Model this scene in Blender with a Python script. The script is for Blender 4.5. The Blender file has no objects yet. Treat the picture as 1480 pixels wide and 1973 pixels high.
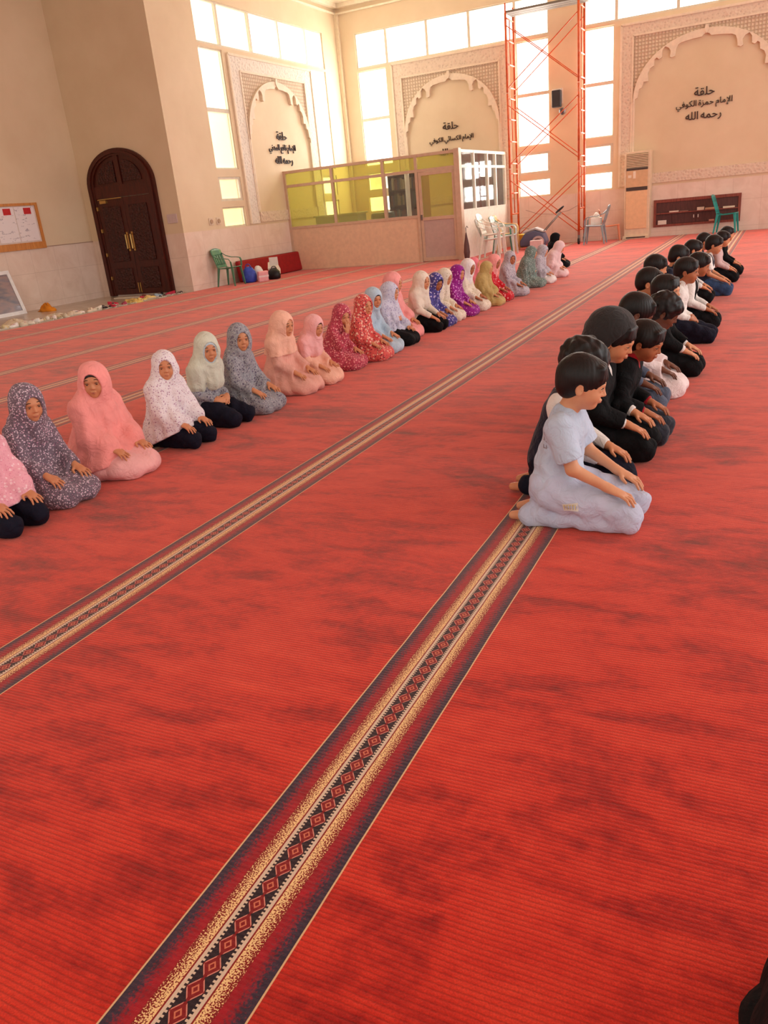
import bpy, math, random
import numpy as np
from mathutils import Vector, Matrix

# ------------------------------------------------------------------ camera
SC = bpy.context.scene
COL = SC.collection
PI = math.pi
cam_data = bpy.data.cameras.new('camera')
cam_data.sensor_fit = 'HORIZONTAL'
cam_data.sensor_width = 36.0
cam_data.lens = 36.0 * 1500.8 / 1480.0
cam_data.clip_start = 0.05
cam = bpy.data.objects.new('camera', cam_data)
COL.objects.link(cam)
RC = ((0.9000760, -0.4287664, -0.0776051),
      (0.4259167, 0.8281415, 0.3643853),
      (-0.0919682, -0.3610278, 0.9280090))
M = Matrix(((RC[0][0], RC[0][2], -RC[0][1], 0.0),
            (RC[1][0], RC[1][2], -RC[1][1], 0.0),
            (RC[2][0], RC[2][2], -RC[2][1], 1.27),
            (0, 0, 0, 1)))
cam.matrix_world = M
SC.camera = cam

# ------------------------------------------------------------------ light
SC.view_settings.view_transform = 'Standard'
SC.view_settings.look = 'None'
SC.view_settings.exposure = 0.0
SC.view_settings.gamma = 1.0
SC.view_settings.use_curve_mapping = False
world = bpy.data.worlds.new('daylight')
SC.world = world
world.use_nodes = True
wb = world.node_tree.nodes['Background']
wb.inputs[0].default_value = (1.0, 0.94, 0.86, 1)
wb.inputs[1].default_value = 1.3
WIN_STRENGTH = 6.0

def area(name, loc, target, sx, sy, power, color=(1, 1, 1)):
    l = bpy.data.lights.new(name, 'AREA'); l.shape = 'RECTANGLE'
    l.size = sx; l.size_y = sy; l.energy = power; l.color = color
    o = bpy.data.objects.new(name, l); COL.objects.link(o)
    o.location = loc
    d = Vector(target) - Vector(loc)
    o.rotation_euler = d.to_track_quat('-Z', 'Y').to_euler()
    return o
# the tall windows of the right hand (qibla) wall, outside the frame
area('window_daylight_right', (8.8, 9.0, 3.4), (0, 9.0, 1.0), 14.0, 5.0, 620, (0.92, 0.96, 1.0))
# one lamp in every window opening: strip of top lights and the column on either side
def window_daylight(name, u0, ul, ur, u1, place, out, L):
    for (a, b, z0, z1) in ((u0, u1, 4.9, 5.69), (u0, ul, 2.45, 4.78), (ur, u1, 2.45, 4.78), (u0, ul, 1.25, 2.2), (ur, u1, 1.25, 2.2)):
        p = place((a + b) / 2, (z0 + z1) / 2)
        area(name, p, (p[0] + out[0], p[1] + out[1], p[2]), b - a, z1 - z0, (.35 if z0 > 4 else 1.0) * L * (b - a) * (z1 - z0), (1.0, 0.97, 0.92))
window_daylight('window_daylight_back', -10.70, -9.84, -6.27, -5.43, lambda u, z: (u, 21.74, z), (0, -1), 48)
window_daylight('window_daylight_back', -4.61, -3.86, .22, .97, lambda u, z: (u, 21.74, z), (0, -1), 48)
window_daylight('window_daylight_left', 15.33, 16.18, 19.98, 20.81, lambda u, z: (-11.29, u, z), (1, 0), 5)

# ------------------------------------------------------------------ helpers
def tag(o, label=None, cat=None, group=None, kind=None):
    if label: o['label'] = label
    if cat: o['category'] = cat
    if group: o['group'] = group
    if kind: o['kind'] = kind
    return o

def empty(name, loc=(0, 0, 0), rz=0.0, s=1.0):
    o = bpy.data.objects.new(name, None); COL.objects.link(o)
    o.location = loc; o.rotation_euler = (0, 0, rz); o.scale = (s, s, s)
    o.empty_display_size = 0.05
    return o

def thing(name, label, cat, loc=(0, 0, 0), rz=0.0, group=None, s=1.0):
    return tag(empty(name, loc, rz, s), label, cat, group)

class MB:
    """collects shapes, then links them as one mesh object"""
    def __init__(s): s.v = []; s.f = []; s.mi = []
    def poly(s, pts, faces, m=0):
        b = len(s.v); s.v += [tuple(p) for p in pts]
        s.f += [tuple(b + i for i in f) for f in faces]; s.mi += [m] * len(faces)
        return s
    def box(s, x0, x1, y0, y1, z0, z1, m=0):
        e = (len(s.f) // 6 % 9) * .0004
        p = [(x, y, z) for z in (z0 - e, z1 + e) for y in (y0 - e, y1 + e) for x in (x0 - e, x1 + e)]
        return s.poly(p, [(0, 2, 3, 1), (4, 5, 7, 6), (0, 1, 5, 4), (2, 6, 7, 3), (0, 4, 6, 2), (1, 3, 7, 5)], m)
    def boxm(s, mat, sx, sy, sz, m=0):
        p = [mat @ Vector((x * sx / 2, y * sy / 2, z * sz / 2)) for z in (-1, 1) for y in (-1, 1) for x in (-1, 1)]
        return s.poly(p, [(0, 2, 3, 1), (4, 5, 7, 6), (0, 1, 5, 4), (2, 6, 7, 3), (0, 4, 6, 2), (1, 3, 7, 5)], m)
    def bar(s, a, b, w, h=None, m=0, up=(0, 0, 1)):
        a = Vector(a); b = Vector(b); h = h or w
        d = (b - a); L = d.length; d.normalize()
        u = Vector(up)
        if abs(d.dot(u)) > .95: u = Vector((0, 1, 0))
        x = d.cross(u).normalized(); z = x.cross(d).normalized()
        mt = Matrix((x, d, z)).transposed().to_4x4(); mt.translation = (a + b) / 2
        return s.boxm(mt, w, L, h, m)
    def tube(s, pts, r, n=10, m=0, cap=True, closed=False):
        pts = [Vector(p) for p in pts]
        rs = r if isinstance(r, (list, tuple)) else [r] * len(pts)
        N = len(pts); rings = []; u = None
        for i, p in enumerate(pts):
            if closed: t = pts[(i + 1) % N] - pts[i - 1]
            else: t = pts[min(i + 1, N - 1)] - pts[max(i - 1, 0)]
            t.normalize()
            if u is None:
                u = t.cross(Vector((0, 0, 1)))
                if u.length < .1: u = t.cross(Vector((0, 1, 0)))
            u = (u - t * u.dot(t)).normalized(); w = t.cross(u)
            rings.append([p + (u * math.cos(2 * PI * k / n) + w * math.sin(2 * PI * k / n)) * rs[i] for k in range(n)])
        v = [q for R_ in rings for q in R_]; f = []
        for i in range(N if closed else N - 1):
            j = (i + 1) % N
            for k in range(n):
                f.append((i * n + k, i * n + (k + 1) % n, j * n + (k + 1) % n, j * n + k))
        if cap and not closed:
            f.append(tuple(range(n))[::-1]); f.append(tuple((N - 1) * n + k for k in range(n)))
        return s.poly(v, f, m)
    def lathe(s, prof, c=(0, 0, 0), n=20, m=0, sx=1.0, sy=1.0):
        v = []; f = []
        for (r, z) in prof:
            for k in range(n):
                a = 2 * PI * k / n
                v.append((c[0] + r * sx * math.cos(a), c[1] + r * sy * math.sin(a), c[2] + z))
        for i in range(len(prof) - 1):
            for k in range(n):
                f.append((i * n + k, i * n + (k + 1) % n, (i + 1) * n + (k + 1) % n, (i + 1) * n + k))
        f.append(tuple(range(n))[::-1]); f.append(tuple((len(prof) - 1) * n + k for k in range(n)))
        return s.poly(v, f, m)
    def prism(s, pts2, mapf, d0, d1, m=0):
        """closed polygon (u,v) extruded from depth d0 to d1 through mapf(u,v,d)"""
        n = len(pts2)
        v = [mapf(a, b, d0) for a, b in pts2] + [mapf(a, b, d1) for a, b in pts2]
        f = [tuple(range(n)), tuple(range(2 * n - 1, n - 1, -1))]
        f += [(i, i + n, (i + 1) % n + n, (i + 1) % n) for i in range(n)]
        return s.poly(v, f, m)
    def strip(s, A, B, mapf, d0, d1, m=0):
        """band between two polylines of equal length, extruded"""
        n = len(A)
        v = [mapf(a, b, d0) for a, b in A] + [mapf(a, b, d0) for a, b in B] + \
            [mapf(a, b, d1) for a, b in A] + [mapf(a, b, d1) for a, b in B]
        f = []
        for i in range(n - 1):
            f += [(2 * n + i, 2 * n + i + 1, 3 * n + i + 1, 3 * n + i),
                  (i, n + i, n + i + 1, i + 1),
                  (i, i + 1, 2 * n + i + 1, 2 * n + i), (n + i, 3 * n + i, 3 * n + i + 1, n + i + 1)]
        f += [(0, 2 * n, 3 * n, n), (n - 1, 2 * n - 1, 4 * n - 1, 3 * n - 1)]
        return s.poly(v, f, m)
    def build(s, name, mats, parent=None, smooth=False, bevel=0.0, loc=None):
        me = bpy.data.meshes.new(name)
        me.from_pydata(s.v, [], s.f); 
        if not isinstance(mats, (list, tuple)): mats = [mats]
        for m in mats: me.materials.append(m)
        if len(mats) > 1: me.polygons.foreach_set('material_index', s.mi)
        if smooth: me.polygons.foreach_set('use_smooth', [True] * len(me.polygons))
        me.validate(); me.update()
        import bmesh
        bm = bmesh.new(); bm.from_mesh(me); bmesh.ops.recalc_face_normals(bm, faces=bm.faces)
        bm.to_mesh(me); bm.free()
        o = bpy.data.objects.new(name, me); COL.objects.link(o)
        if parent: o.parent = parent
        if loc: o.location = loc
        if bevel:
            b = o.modifiers.new('bevel', 'BEVEL'); b.width = bevel; b.segments = 2; b.limit_method = 'ANGLE'
        return o

def struct(o): o['kind'] = 'structure'; return o

# ------------------------------------------------------------------ materials
def srgb(r, g, b):
    f = lambda c: (c / 255 / 12.92) if c / 255 <= 0.04045 else ((c / 255 + 0.055) / 1.055) ** 2.4
    return (f(r), f(g), f(b), 1.0)

class NT:
    def __init__(s, name):
        s.m = bpy.data.materials.new(name); s.m.use_nodes = True
        s.t = s.m.node_tree; s.n = s.t.nodes; s.l = s.t.links
        s.b = s.n['Principled BSDF']
        s.co = s.n.new('ShaderNodeTexCoord').outputs['Object']
        s.xyz = None
    def node(s, typ, **kw):
        n = s.n.new(typ)
        for k, v in kw.items(): setattr(n, k, v)
        return n
    def put(s, sock, val):
        if hasattr(val, 'links') or isinstance(val, bpy.types.NodeSocket): s.l.new(val, sock)
        else: sock.default_value = val
    def sep(s):
        if s.xyz is None:
            n = s.node('ShaderNodeSeparateXYZ'); s.l.new(s.co, n.inputs[0]); s.xyz = n.outputs
        return s.xyz
    def m_(s, op, a, b=0.0, c=None, clamp=False):
        n = s.node('ShaderNodeMath', operation=op, use_clamp=clamp)
        s.put(n.inputs[0], a); s.put(n.inputs[1], b)
        if c is not None: s.put(n.inputs[2], c)
        return n.outputs[0]
    def mix(s, fac, a, b, blend='MIX'):
        n = s.node('ShaderNodeMix', data_type='RGBA', blend_type=blend)
        s.put(n.inputs[0], fac); s.put(n.inputs[6], a); s.put(n.inputs[7], b)
        return n.outputs[2]
    def scale(s, v):
        n = s.node('ShaderNodeMapping'); s.l.new(s.co, n.inputs[0]); n.inputs['Scale'].default_value = v
        return n.outputs[0]
    def noise(s, sc, detail=2.0, rough=.5, dist=0.0, co=None):
        n = s.node('ShaderNodeTexNoise'); s.l.new(co or s.co, n.inputs['Vector'])
        n.inputs['Scale'].default_value = sc; n.inputs['Detail'].default_value = detail
        n.inputs['Roughness'].default_value = rough; n.inputs['Distortion'].default_value = dist
        return n.outputs[0]
    def vor(s, sc, co=None, feature='F1'):
        n = s.node('ShaderNodeTexVoronoi', feature=feature); s.l.new(co or s.co, n.inputs['Vector'])
        n.inputs['Scale'].default_value = sc
        return n
    def ramp(s, fac, stops, interp='LINEAR'):
        n = s.node('ShaderNodeValToRGB'); s.l.new(fac, n.inputs[0]); cr = n.color_ramp; cr.interpolation = interp
        while len(cr.elements) < len(stops): cr.elements.new(0.5)
        for e, (p, c) in zip(cr.elements, stops): e.position = p; e.color = c
        return n.outputs[0]
    def bump(s, h, strength=.3, dist=.01):
        n = s.node('ShaderNodeBump'); s.put(n.inputs['Height'], h)
        n.inputs['Strength'].default_value = strength; n.inputs['Distance'].default_value = dist
        s.l.new(n.outputs[0], s.b.inputs['Normal'])
    def set(s, color=None, rough=None, metal=None, spec=None, sheen=None, trans=None, alpha=None, sheen_tint=None, ior=None):
        for k, v in (('Base Color', color), ('Roughness', rough), ('Metallic', metal), ('Specular IOR Level', spec),
                     ('Sheen Weight', sheen), ('Transmission Weight', trans), ('Alpha', alpha), ('Sheen Tint', sheen_tint), ('IOR', ior)):
            if v is not None: s.put(s.b.inputs[k], v)
        return s.m

MATS = {}
def plain(name, rgb, rough=.6, metal=0.0, var=.06, sc=12.0, spec=.4, bump=0.0):
    """a painted or plastic surface with a slight procedural mottling"""
    if name in MATS: return MATS[name]
    t = NT(name); c = srgb(*rgb)
    n = t.noise(sc, 3)
    lo = tuple(x * (1 - var) for x in c[:3]) + (1,); hi = tuple(min(1, x * (1 + var)) for x in c[:3]) + (1,)
    m = t.set(color=t.ramp(n, [(.3, lo), (.7, hi)]), rough=rough, metal=metal, spec=spec)
    if bump: t.bump(t.noise(sc * 6, 3), bump, .004)
    MATS[name] = m
    return m

# carpet: red pile with woven stripes that run away from the camera every 1.32 m
def carpet_material():
    t = NT('red_pile_carpet'); X, Y, Z = t.sep()
    P, C, H = 1.32, -0.838, 0.125
    a = t.m_('ADD', X, -C + P * .5 + P * 12)
    wob = t.m_('MULTIPLY', t.m_('SUBTRACT', t.noise(3.0, 2), .5), .006)
    a = t.m_('ADD', a, wob)
    u = t.m_('SUBTRACT', t.m_('MODULO', a, P), P * .5)
    w = t.m_('DIVIDE', t.m_('ABSOLUTE', u), H)
    # ground
    blot = t.noise(1.7, 5, .68, .6, t.scale((.75, 1.2, 1)))
    blot2 = t.noise(7.0, 4, .6, .4, t.scale((.6, 1.6, 1)))
    fine = t.noise(260, 2, .7)
    g = t.m_('ADD', t.m_('ADD', t.m_('MULTIPLY', blot, .50), t.m_('MULTIPLY', blot2, .36)), t.m_('MULTIPLY', t.noise(34, 3, .65), .14))
    base = t.ramp(g, [(.36, srgb(118, 10, 7)), (.43, srgb(164, 20, 12)), (.51, srgb(202, 42, 24)), (.66, srgb(222, 64, 40))])
    rib = t.m_('SINE', t.m_('MULTIPLY', t.m_('ADD', Y, t.m_('MULTIPLY', t.noise(4, 2), .012)), 2 * PI / .0118))
    rib01 = t.m_('MULTIPLY_ADD', rib, .5, .5)
    shade = t.m_('MULTIPLY_ADD', t.m_('POWER', rib01, 4.0), -.34, 1.08)  # dark rib grooves: crease shade painted into the pile colour
    shade = t.m_('MULTIPLY', shade, t.m_('MULTIPLY_ADD', fine, 1.0, .50))
    base = t.mix(1.0, base, t.node('ShaderNodeCombineColor').outputs[0], 'MULTIPLY') if False else base
    comb = t.node('ShaderNodeCombineXYZ'); 
    for i in range(3): t.put(comb.inputs[i], shade)
    base = t.mix(1.0, base, comb.outputs[0], 'MULTIPLY')
    # stripe colours, edges broken up by tuft noise
    tuft = t.m_('SUBTRACT', t.vor(300).outputs['Color'] if False else t.noise(170, 1, .6), .5)
    zone = t.m_('GREATER_THAN', w, .28)
    w2 = t.m_('ADD', w, t.m_('MULTIPLY', t.m_('MULTIPLY', tuft, .85), t.m_('MULTIPLY', zone, t.m_('LESS_THAN', w, .93))))
    navy, crim, cream = srgb(56, 44, 62), srgb(160, 16, 34), srgb(250, 212, 150)
    dark, white, red = srgb(34, 24, 34), srgb(222, 200, 176), srgb(140, 14, 18)
    teeth = t.m_('GREATER_THAN', t.m_('SINE', t.m_('MULTIPLY', Y, 2 * PI / .0098)), 0.0)
    inner = t.ramp(w, [(0, dark), (.18, dark), (.205, white), (.262, red), (.30, red)], 'CONSTANT')
    tz = t.m_('MULTIPLY', t.m_('GREATER_THAN', w, .162), t.m_('LESS_THAN', w, .206))
    inner = t.mix(t.m_('MULTIPLY', tz, teeth), inner, white)
    tri = t.m_('ABSOLUTE', t.m_('SUBTRACT', t.m_('FRACT', t.m_('DIVIDE', t.m_('ADD', Y, 20), .049)), .5))   # 0..0.5
    d = t.m_('ADD', t.m_('DIVIDE', w, .15), t.m_('MULTIPLY', tri, 2.0))
    inner = t.mix(t.m_('LESS_THAN', d, 1.08), inner, srgb(134, 16, 22))
    ring = t.m_('LESS_THAN', t.m_('ABSOLUTE', t.m_('SUBTRACT', d, 1.02)), .08)
    inner = t.mix(t.m_('MULTIPLY', t.m_('MULTIPLY', ring, t.m_('GREATER_THAN', w, .03)), t.m_('LESS_THAN', w, .14)), inner, srgb(222, 140, 124))
    dot = t.m_('LESS_THAN', t.m_('ABSOLUTE', t.m_('SUBTRACT', d, .36)), .10)
    inner = t.mix(dot, inner, srgb(214, 120, 90))
    spk = t.m_('GREATER_THAN', t.noise(300, 1, .5), t.m_('MULTIPLY_ADD', w, .85, .15))
    speck = t.mix(spk, srgb(134, 20, 22), cream)
    nv = t.m_('MULTIPLY', t.m_('SUBTRACT', t.m_('ADD', w, t.m_('MULTIPLY', tuft, .5)), .66), 5.0, clamp=True)
    outer = t.mix(nv, crim, navy)
    mot = t.m_('MULTIPLY_ADD', t.noise(40, 3), 1.1, .45)
    c2 = t.node('ShaderNodeCombineXYZ')
    for i in range(3): t.put(c2.inputs[i], mot)
    outer = t.mix(1.0, outer, c2.outputs[0], 'MULTIPLY')
    st = t.mix(t.m_('GREATER_THAN', w, .295), inner, speck)
    st = t.mix(t.m_('GREATER_THAN', w, .53), st, outer)
    st = t.mix(t.m_('GREATER_THAN', w, .968), st, srgb(226, 186, 140))
    col = t.mix(t.m_('GREATER_THAN', w, 1.0), st, base)
    t.set(color=col, rough=.82, spec=.25, sheen=.42)
    t.b.inputs['Sheen Roughness'].default_value = .45
    t.b.inputs['Sheen Tint'].default_value = (1.0, .58, .47, 1)
    hgt = t.m_('ADD', t.m_('MULTIPLY', rib01, -.28), t.m_('MULTIPLY', fine, .7))
    hgt = t.m_('ADD', hgt, t.m_('MULTIPLY', blot2, 1.2))
    t.bump(hgt, .35, .006)
    return t.m

def wall_material():
    """cream plaster above a marble dado whose joints are thin lines"""
    t = NT('cream_plaster_and_marble_dado'); X, Y, Z = t.sep()
    n = t.noise(.8, 4, .6); n2 = t.noise(14, 3)
    plaster = t.ramp(n, [(.3, srgb(216, 194, 160)), (.7, srgb(226, 206, 174))])
    marble = t.ramp(t.noise(2.2, 5, .6, 1.2), [(.3, srgb(220, 196, 178)), (.7, srgb(234, 214, 198))])
    along = t.m_('ADD', t.m_('ADD', X, Y), 60.0)
    jx = t.m_('LESS_THAN', t.m_('FRACT', t.m_('DIVIDE', along, .62)), .012)
    jz = t.m_('LESS_THAN', t.m_('FRACT', t.m_('DIVIDE', t.m_('ADD', Z, 10.01), .595)), .014)
    j = t.m_('MAXIMUM', jx, jz)
    marble = t.mix(t.m_('MULTIPLY', j, .35), marble, srgb(170, 140, 120))
    col = t.mix(t.m_('LESS_THAN', Z, 1.19), plaster, marble)
    t.set(color=col, rough=t.m_('MULTIPLY_ADD', t.m_('LESS_THAN', Z, 1.19), -.35, .7), spec=.35)
    t.bump(n2, .08, .003)
    return t.m

def emit(name, rgb, s, rough=.3):
    if name in MATS: return MATS[name]
    t = NT(name); c = srgb(*rgb)
    t.set(color=(.8, .8, .8, 1), rough=rough)
    n = t.ramp(t.noise(2.5, 2), [(.2, tuple(x * .96 for x in c[:3]) + (1,)), (.8, c)])
    t.put(t.b.inputs['Emission Color'], n); t.b.inputs['Emission Strength'].default_value = s
    MATS[name] = t.m
    return t.m

def glass_mat(name, rgb, alpha=.35, rough=.08):
    if name in MATS: return MATS[name]
    t = NT(name)
    t.n.remove(t.b)
    g = t.node('ShaderNodeBsdfGlossy'); g.inputs['Roughness'].default_value = rough; g.inputs[0].default_value = (1, 1, 1, 1)
    tr = t.node('ShaderNodeBsdfTransparent'); tr.inputs[0].default_value = srgb(*rgb)
    d = t.node('ShaderNodeBsdfDiffuse'); d.inputs[0].default_value = srgb(*rgb)
    m1 = t.node('ShaderNodeMixShader'); m1.inputs[0].default_value = alpha
    t.l.new(tr.outputs[0], m1.inputs[1]); t.l.new(d.outputs[0], m1.inputs[2])
    fr = t.node('ShaderNodeFresnel'); fr.inputs[0].default_value = 1.45
    m2 = t.node('ShaderNodeMixShader'); t.l.new(fr.outputs[0], m2.inputs[0])
    t.l.new(m1.outputs[0], m2.inputs[1]); t.l.new(g.outputs[0], m2.inputs[2])
    t.l.new(m2.outputs[0], t.n['Material Output'].inputs[0])
    MATS[name] = t.m
    return t.m

def wood_mat(name, a, b, rough=.4, carve=0.0, sc=30):
    if name in MATS: return MATS[name]
    t = NT(name)
    g = t.noise(6, 4, .6, .8, t.scale((6, 6, .7)))
    t.set(color=t.ramp(g, [(.3, srgb(*a)), (.7, srgb(*b))]), rough=rough, spec=.4)
    if carve:
        v = t.vor(sc, feature='SMOOTH_F1')
        t.bump(v.outputs['Distance'], carve, .03)
    else: t.bump(g, .15, .004)
    MATS[name] = t.m
    return t.m

def relief_mat(name, a, b, sc, strength=.5):
    """cast gypsum ornament"""
    if name in MATS: return MATS[name]
    t = NT(name)
    v = t.vor(sc); d = v.outputs['Distance']
    col = t.ramp(d, [(.12, srgb(*a)), (.42, srgb(*b))])
    t.set(color=col, rough=.8); t.bump(d, strength, .03)
    MATS[name] = t.m
    return t.m

def lattice_mat(name, a, b, p=.075):
    if name in MATS: return MATS[name]
    t = NT(name); X, Y, Z = t.sep()
    al = t.m_('ADD', X, Y)
    s1 = t.m_('ABSOLUTE', t.m_('SINE', t.m_('MULTIPLY', al, PI / p)))
    s2 = t.m_('ABSOLUTE', t.m_('SINE', t.m_('MULTIPLY', Z, PI / p)))
    h = t.m_('MULTIPLY', s1, s2)
    t.set(color=t.ramp(h, [(.25, srgb(*a)), (.6, srgb(*b))]), rough=.85)
    t.bump(t.m_('MULTIPLY', h, -1.0), .6, .03)
    MATS[name] = t.m
    return t.m

# ------------------------------------------------------------------ room shell
XW, YB, XD, YD, ZC = -11.22, 21.67, -13.8, 13.85, 6.46
wallm = wall_material()
framem = plain('cream_window_aluminium', (214, 204, 182), .5)
map_back = lambda u, v, d: (u, YB - d, v)
map_left = lambda u, v, d: (XW + d, u, v)

def wall_with_openings(name, u0, u1, z0, z1, openings, mapf, thick=.28):
    us = sorted({u0, u1, *[o[0] for o in openings], *[o[1] for o in openings]})
    zs = sorted({z0, z1, *[o[2] for o in openings], *[o[3] for o in openings]})
    mb = MB()
    for i in range(len(us) - 1):
        for j in range(len(zs) - 1):
            cu, cz = (us[i] + us[i + 1]) / 2, (zs[j] + zs[j + 1]) / 2
            if any(o[0] < cu < o[1] and o[2] < cz < o[3] for o in openings): continue
            p = [mapf(us[a], zs[b], d) for d in (0, -thick) for b in (j, j + 1) for a in (i, i + 1)]
            mb.poly(p, [(0, 2, 3, 1), (4, 5, 7, 6), (0, 1, 5, 4), (2, 6, 7, 3), (0, 4, 6, 2), (1, 3, 7, 5)])
    return struct(mb.build(name, wallm))

def bay(u0, ul, mulls, ur, u1):
    """openings and panes of one window bay: a strip of lights on top and a column down each side"""
    op = [(u0, u1, 4.86, 5.71)]
    panes = []
    ms = [u0] + mulls + [u1]
    for a, b in zip(ms[:-1], ms[1:]): panes.append((a + .03, b - .03, 4.90, 5.69, 'top'))
    for a, b in ((u0, ul), (ur, u1)):
        op += [(a, b, 2.42, 4.80), (a, b, 1.76, 2.26), (a, b, 1.21, 1.63)]
        panes += [(a, b, 3.64, 4.78, 'mid'), (a, b, 2.44, 3.57, 'mid'), (a + .05, b - .06, 1.80, 2.23, 'low'), (a + .02, b - .02, 1.24, 1.61, 'low2')]
    return op, panes

bays = {'left': bay(15.33, 16.18, [16.21, 17.43, 18.67, 19.95], 19.98, 20.81),
        'b1': bay(-10.70, -9.84, [-9.80, -8.63, -7.48, -6.29], -6.27, -5.43),
        'b2': bay(-4.61, -3.86, [-3.83, -2.46, -1.18, .19], .22, .97)}
wall_with_openings('wall_left', YD + .28, YB + .28, -.15, ZC, bays['left'][0], map_left)
wall_with_openings('wall_back', XW - .3, 6.0, -.15, ZC, bays['b1'][0] + bays['b2'][0], map_back)

def window(name, b, mapf, tints):
    op, panes = b
    fr = MB()
    u0, u1 = op[0][0], op[0][1]
    def bar(a0, a1, z0, z1, d0=-.12, d1=-.03):
        e = (len(fr.f) // 6 % 11) * .0006; d1 += e; d0 -= e
        p = [mapf(a, z, d) for d in (d1, d0) for z in (z0, z1) for a in (a0, a1)]
        fr.poly(p, [(0, 2, 3, 1), (4, 5, 7, 6), (0, 1, 5, 4), (2, 6, 7, 3), (0, 4, 6, 2), (1, 3, 7, 5)])
    tops = [p for p in panes if p[4] == 'top']
    for a, c in zip(tops[:-1], tops[1:]): bar(a[1] - .005, c[0] + .005, 4.86, 5.71)
    bar(u0, u1, 5.68, 5.71); bar(u0, u1, 4.86, 4.905)
    bar(u0, u0 + .035, 4.86, 5.71); bar(u1 - .035, u1, 4.86, 5.71)
    for (a, c, z0, z1) in op[1:]:
        for q in ((a, a + .03, z0, z1), (c - .03, c, z0, z1), (a, c, z0, z0 + .03), (a, c, z1 - .03, z1)): bar(*q)
        if z1 > 4: bar(a, c, 3.565, 3.645)
        elif z1 > 2: 
            for q in ((a, a + .06, z0, z1), (c - .07, c, z0, z1), (a, c, z0, z0 + .05), (a, c, z1 - .05, z1)): bar(*q, d0=-.10, d1=-.02)
    f = struct(fr.build(name, framem))
    for (a, c, z0, z1, kind) in panes:
        m = tints(kind, a, z0)
        mb = MB()
        p = [mapf(x, z, d) for d in (-.085, -.095) for z in (z0 - .01, z1 + .01) for x in (a - .01, c + .01)]
        mb.poly(p, [(0, 2, 3, 1), (4, 5, 7, 6), (0, 1, 5, 4), (2, 6, 7, 3), (0, 4, 6, 2), (1, 3, 7, 5)])
        mb.build('pane', m, f)
    return f

white_pane = emit('frosted_pane_bright', (255, 252, 244), WIN_STRENGTH * .5)
warm_pane = emit('frosted_pane_warm', (255, 246, 196), WIN_STRENGTH * .22)
yellow_pane = emit('frosted_pane_yellow', (255, 226, 120), WIN_STRENGTH * .16)
orange_pane = emit('frosted_pane_amber', (255, 205, 128), WIN_STRENGTH * .15)
pale_pane = emit('frosted_pane_pale', (255, 240, 222), WIN_STRENGTH * .2)
def tint_left(kind, a, z0):
    if a < 17 and kind == 'low': return orange_pane
    if a < 17 and kind == 'low2': return yellow_pane
    if a < 17 and z0 < 3: return yellow_pane if False else emit('frosted_pane_gold', (255, 228, 150), WIN_STRENGTH * .17)
    if a < 17 and kind != 'top': return warm_pane
    return white_pane if a > 17 else warm_pane
def tint_back(kind, a, z0):
    return pale_pane if kind == 'low' else white_pane
window('window_1', bays['left'], map_left, tint_left)
window('window_2', bays['b1'], map_back, tint_back)
window('window_3', bays['b2'], map_back, tint_back)

# recess with the arched door, unseen walls, ceiling, floors
tanm = wallm
struct(MB().box(XD - .2, XD, -5, YD + .2, -.15, ZC).build('wall_recess', tanm))
wall_with_openings('wall_door', XD, XW, -.15, ZC, [], lambda u, v, d: (u, YD - d, v))
ceilm = plain('white_ceiling_plaster', (238, 226, 200), .8)
struct(MB().box(XD - .2, 9.5, -5.2, YB + .3, ZC, ZC + .2).build('ceiling', ceilm))
corn = MB()
corn.box(XW, 6, YB - .05, YB, 6.22, 6.26).box(XW, 6, YB - .12, YB, 6.36, ZC).box(XW, XW + .05, YD, YB, 6.22, 6.26).box(XW, XW + .12, YD, YB, 6.36, ZC)
struct(corn.build('trim_1', ceilm))
# rounded strip where the two walls meet
struct(MB().box(XW, XW + .10, YB - .10, YB, 0, 6.22).build('trim_2', plain('cream_corner_pilaster', (232, 218, 190), .7)))
marble = NT('pale_marble_floor')
_c = marble.ramp(marble.noise(1.5, 5, .6, 1.5), [(.3, srgb(186, 168, 146)), (.7, srgb(206, 192, 172))])
marble.set(color=_c, rough=.25, spec=.5); marble = marble.m
struct(MB().box(XD, 9.5, -5, YB, -.15, -.012).build('floor', marble))
carpet = MB().box(-11.215, 9.4, -4.6, YB - .02, -.012, 0.0).build('carpet', carpet_material())
tag(carpet, 'red wall-to-wall carpet with woven navy and cream stripes running to the back wall', 'carpet')
# thin ledge line along the recess dado
struct(MB().box(XD, XD + .012, 5, YD, 1.185, 1.20).build('trim_3', plain('grey_dado_line', (170, 140, 120))))

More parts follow.
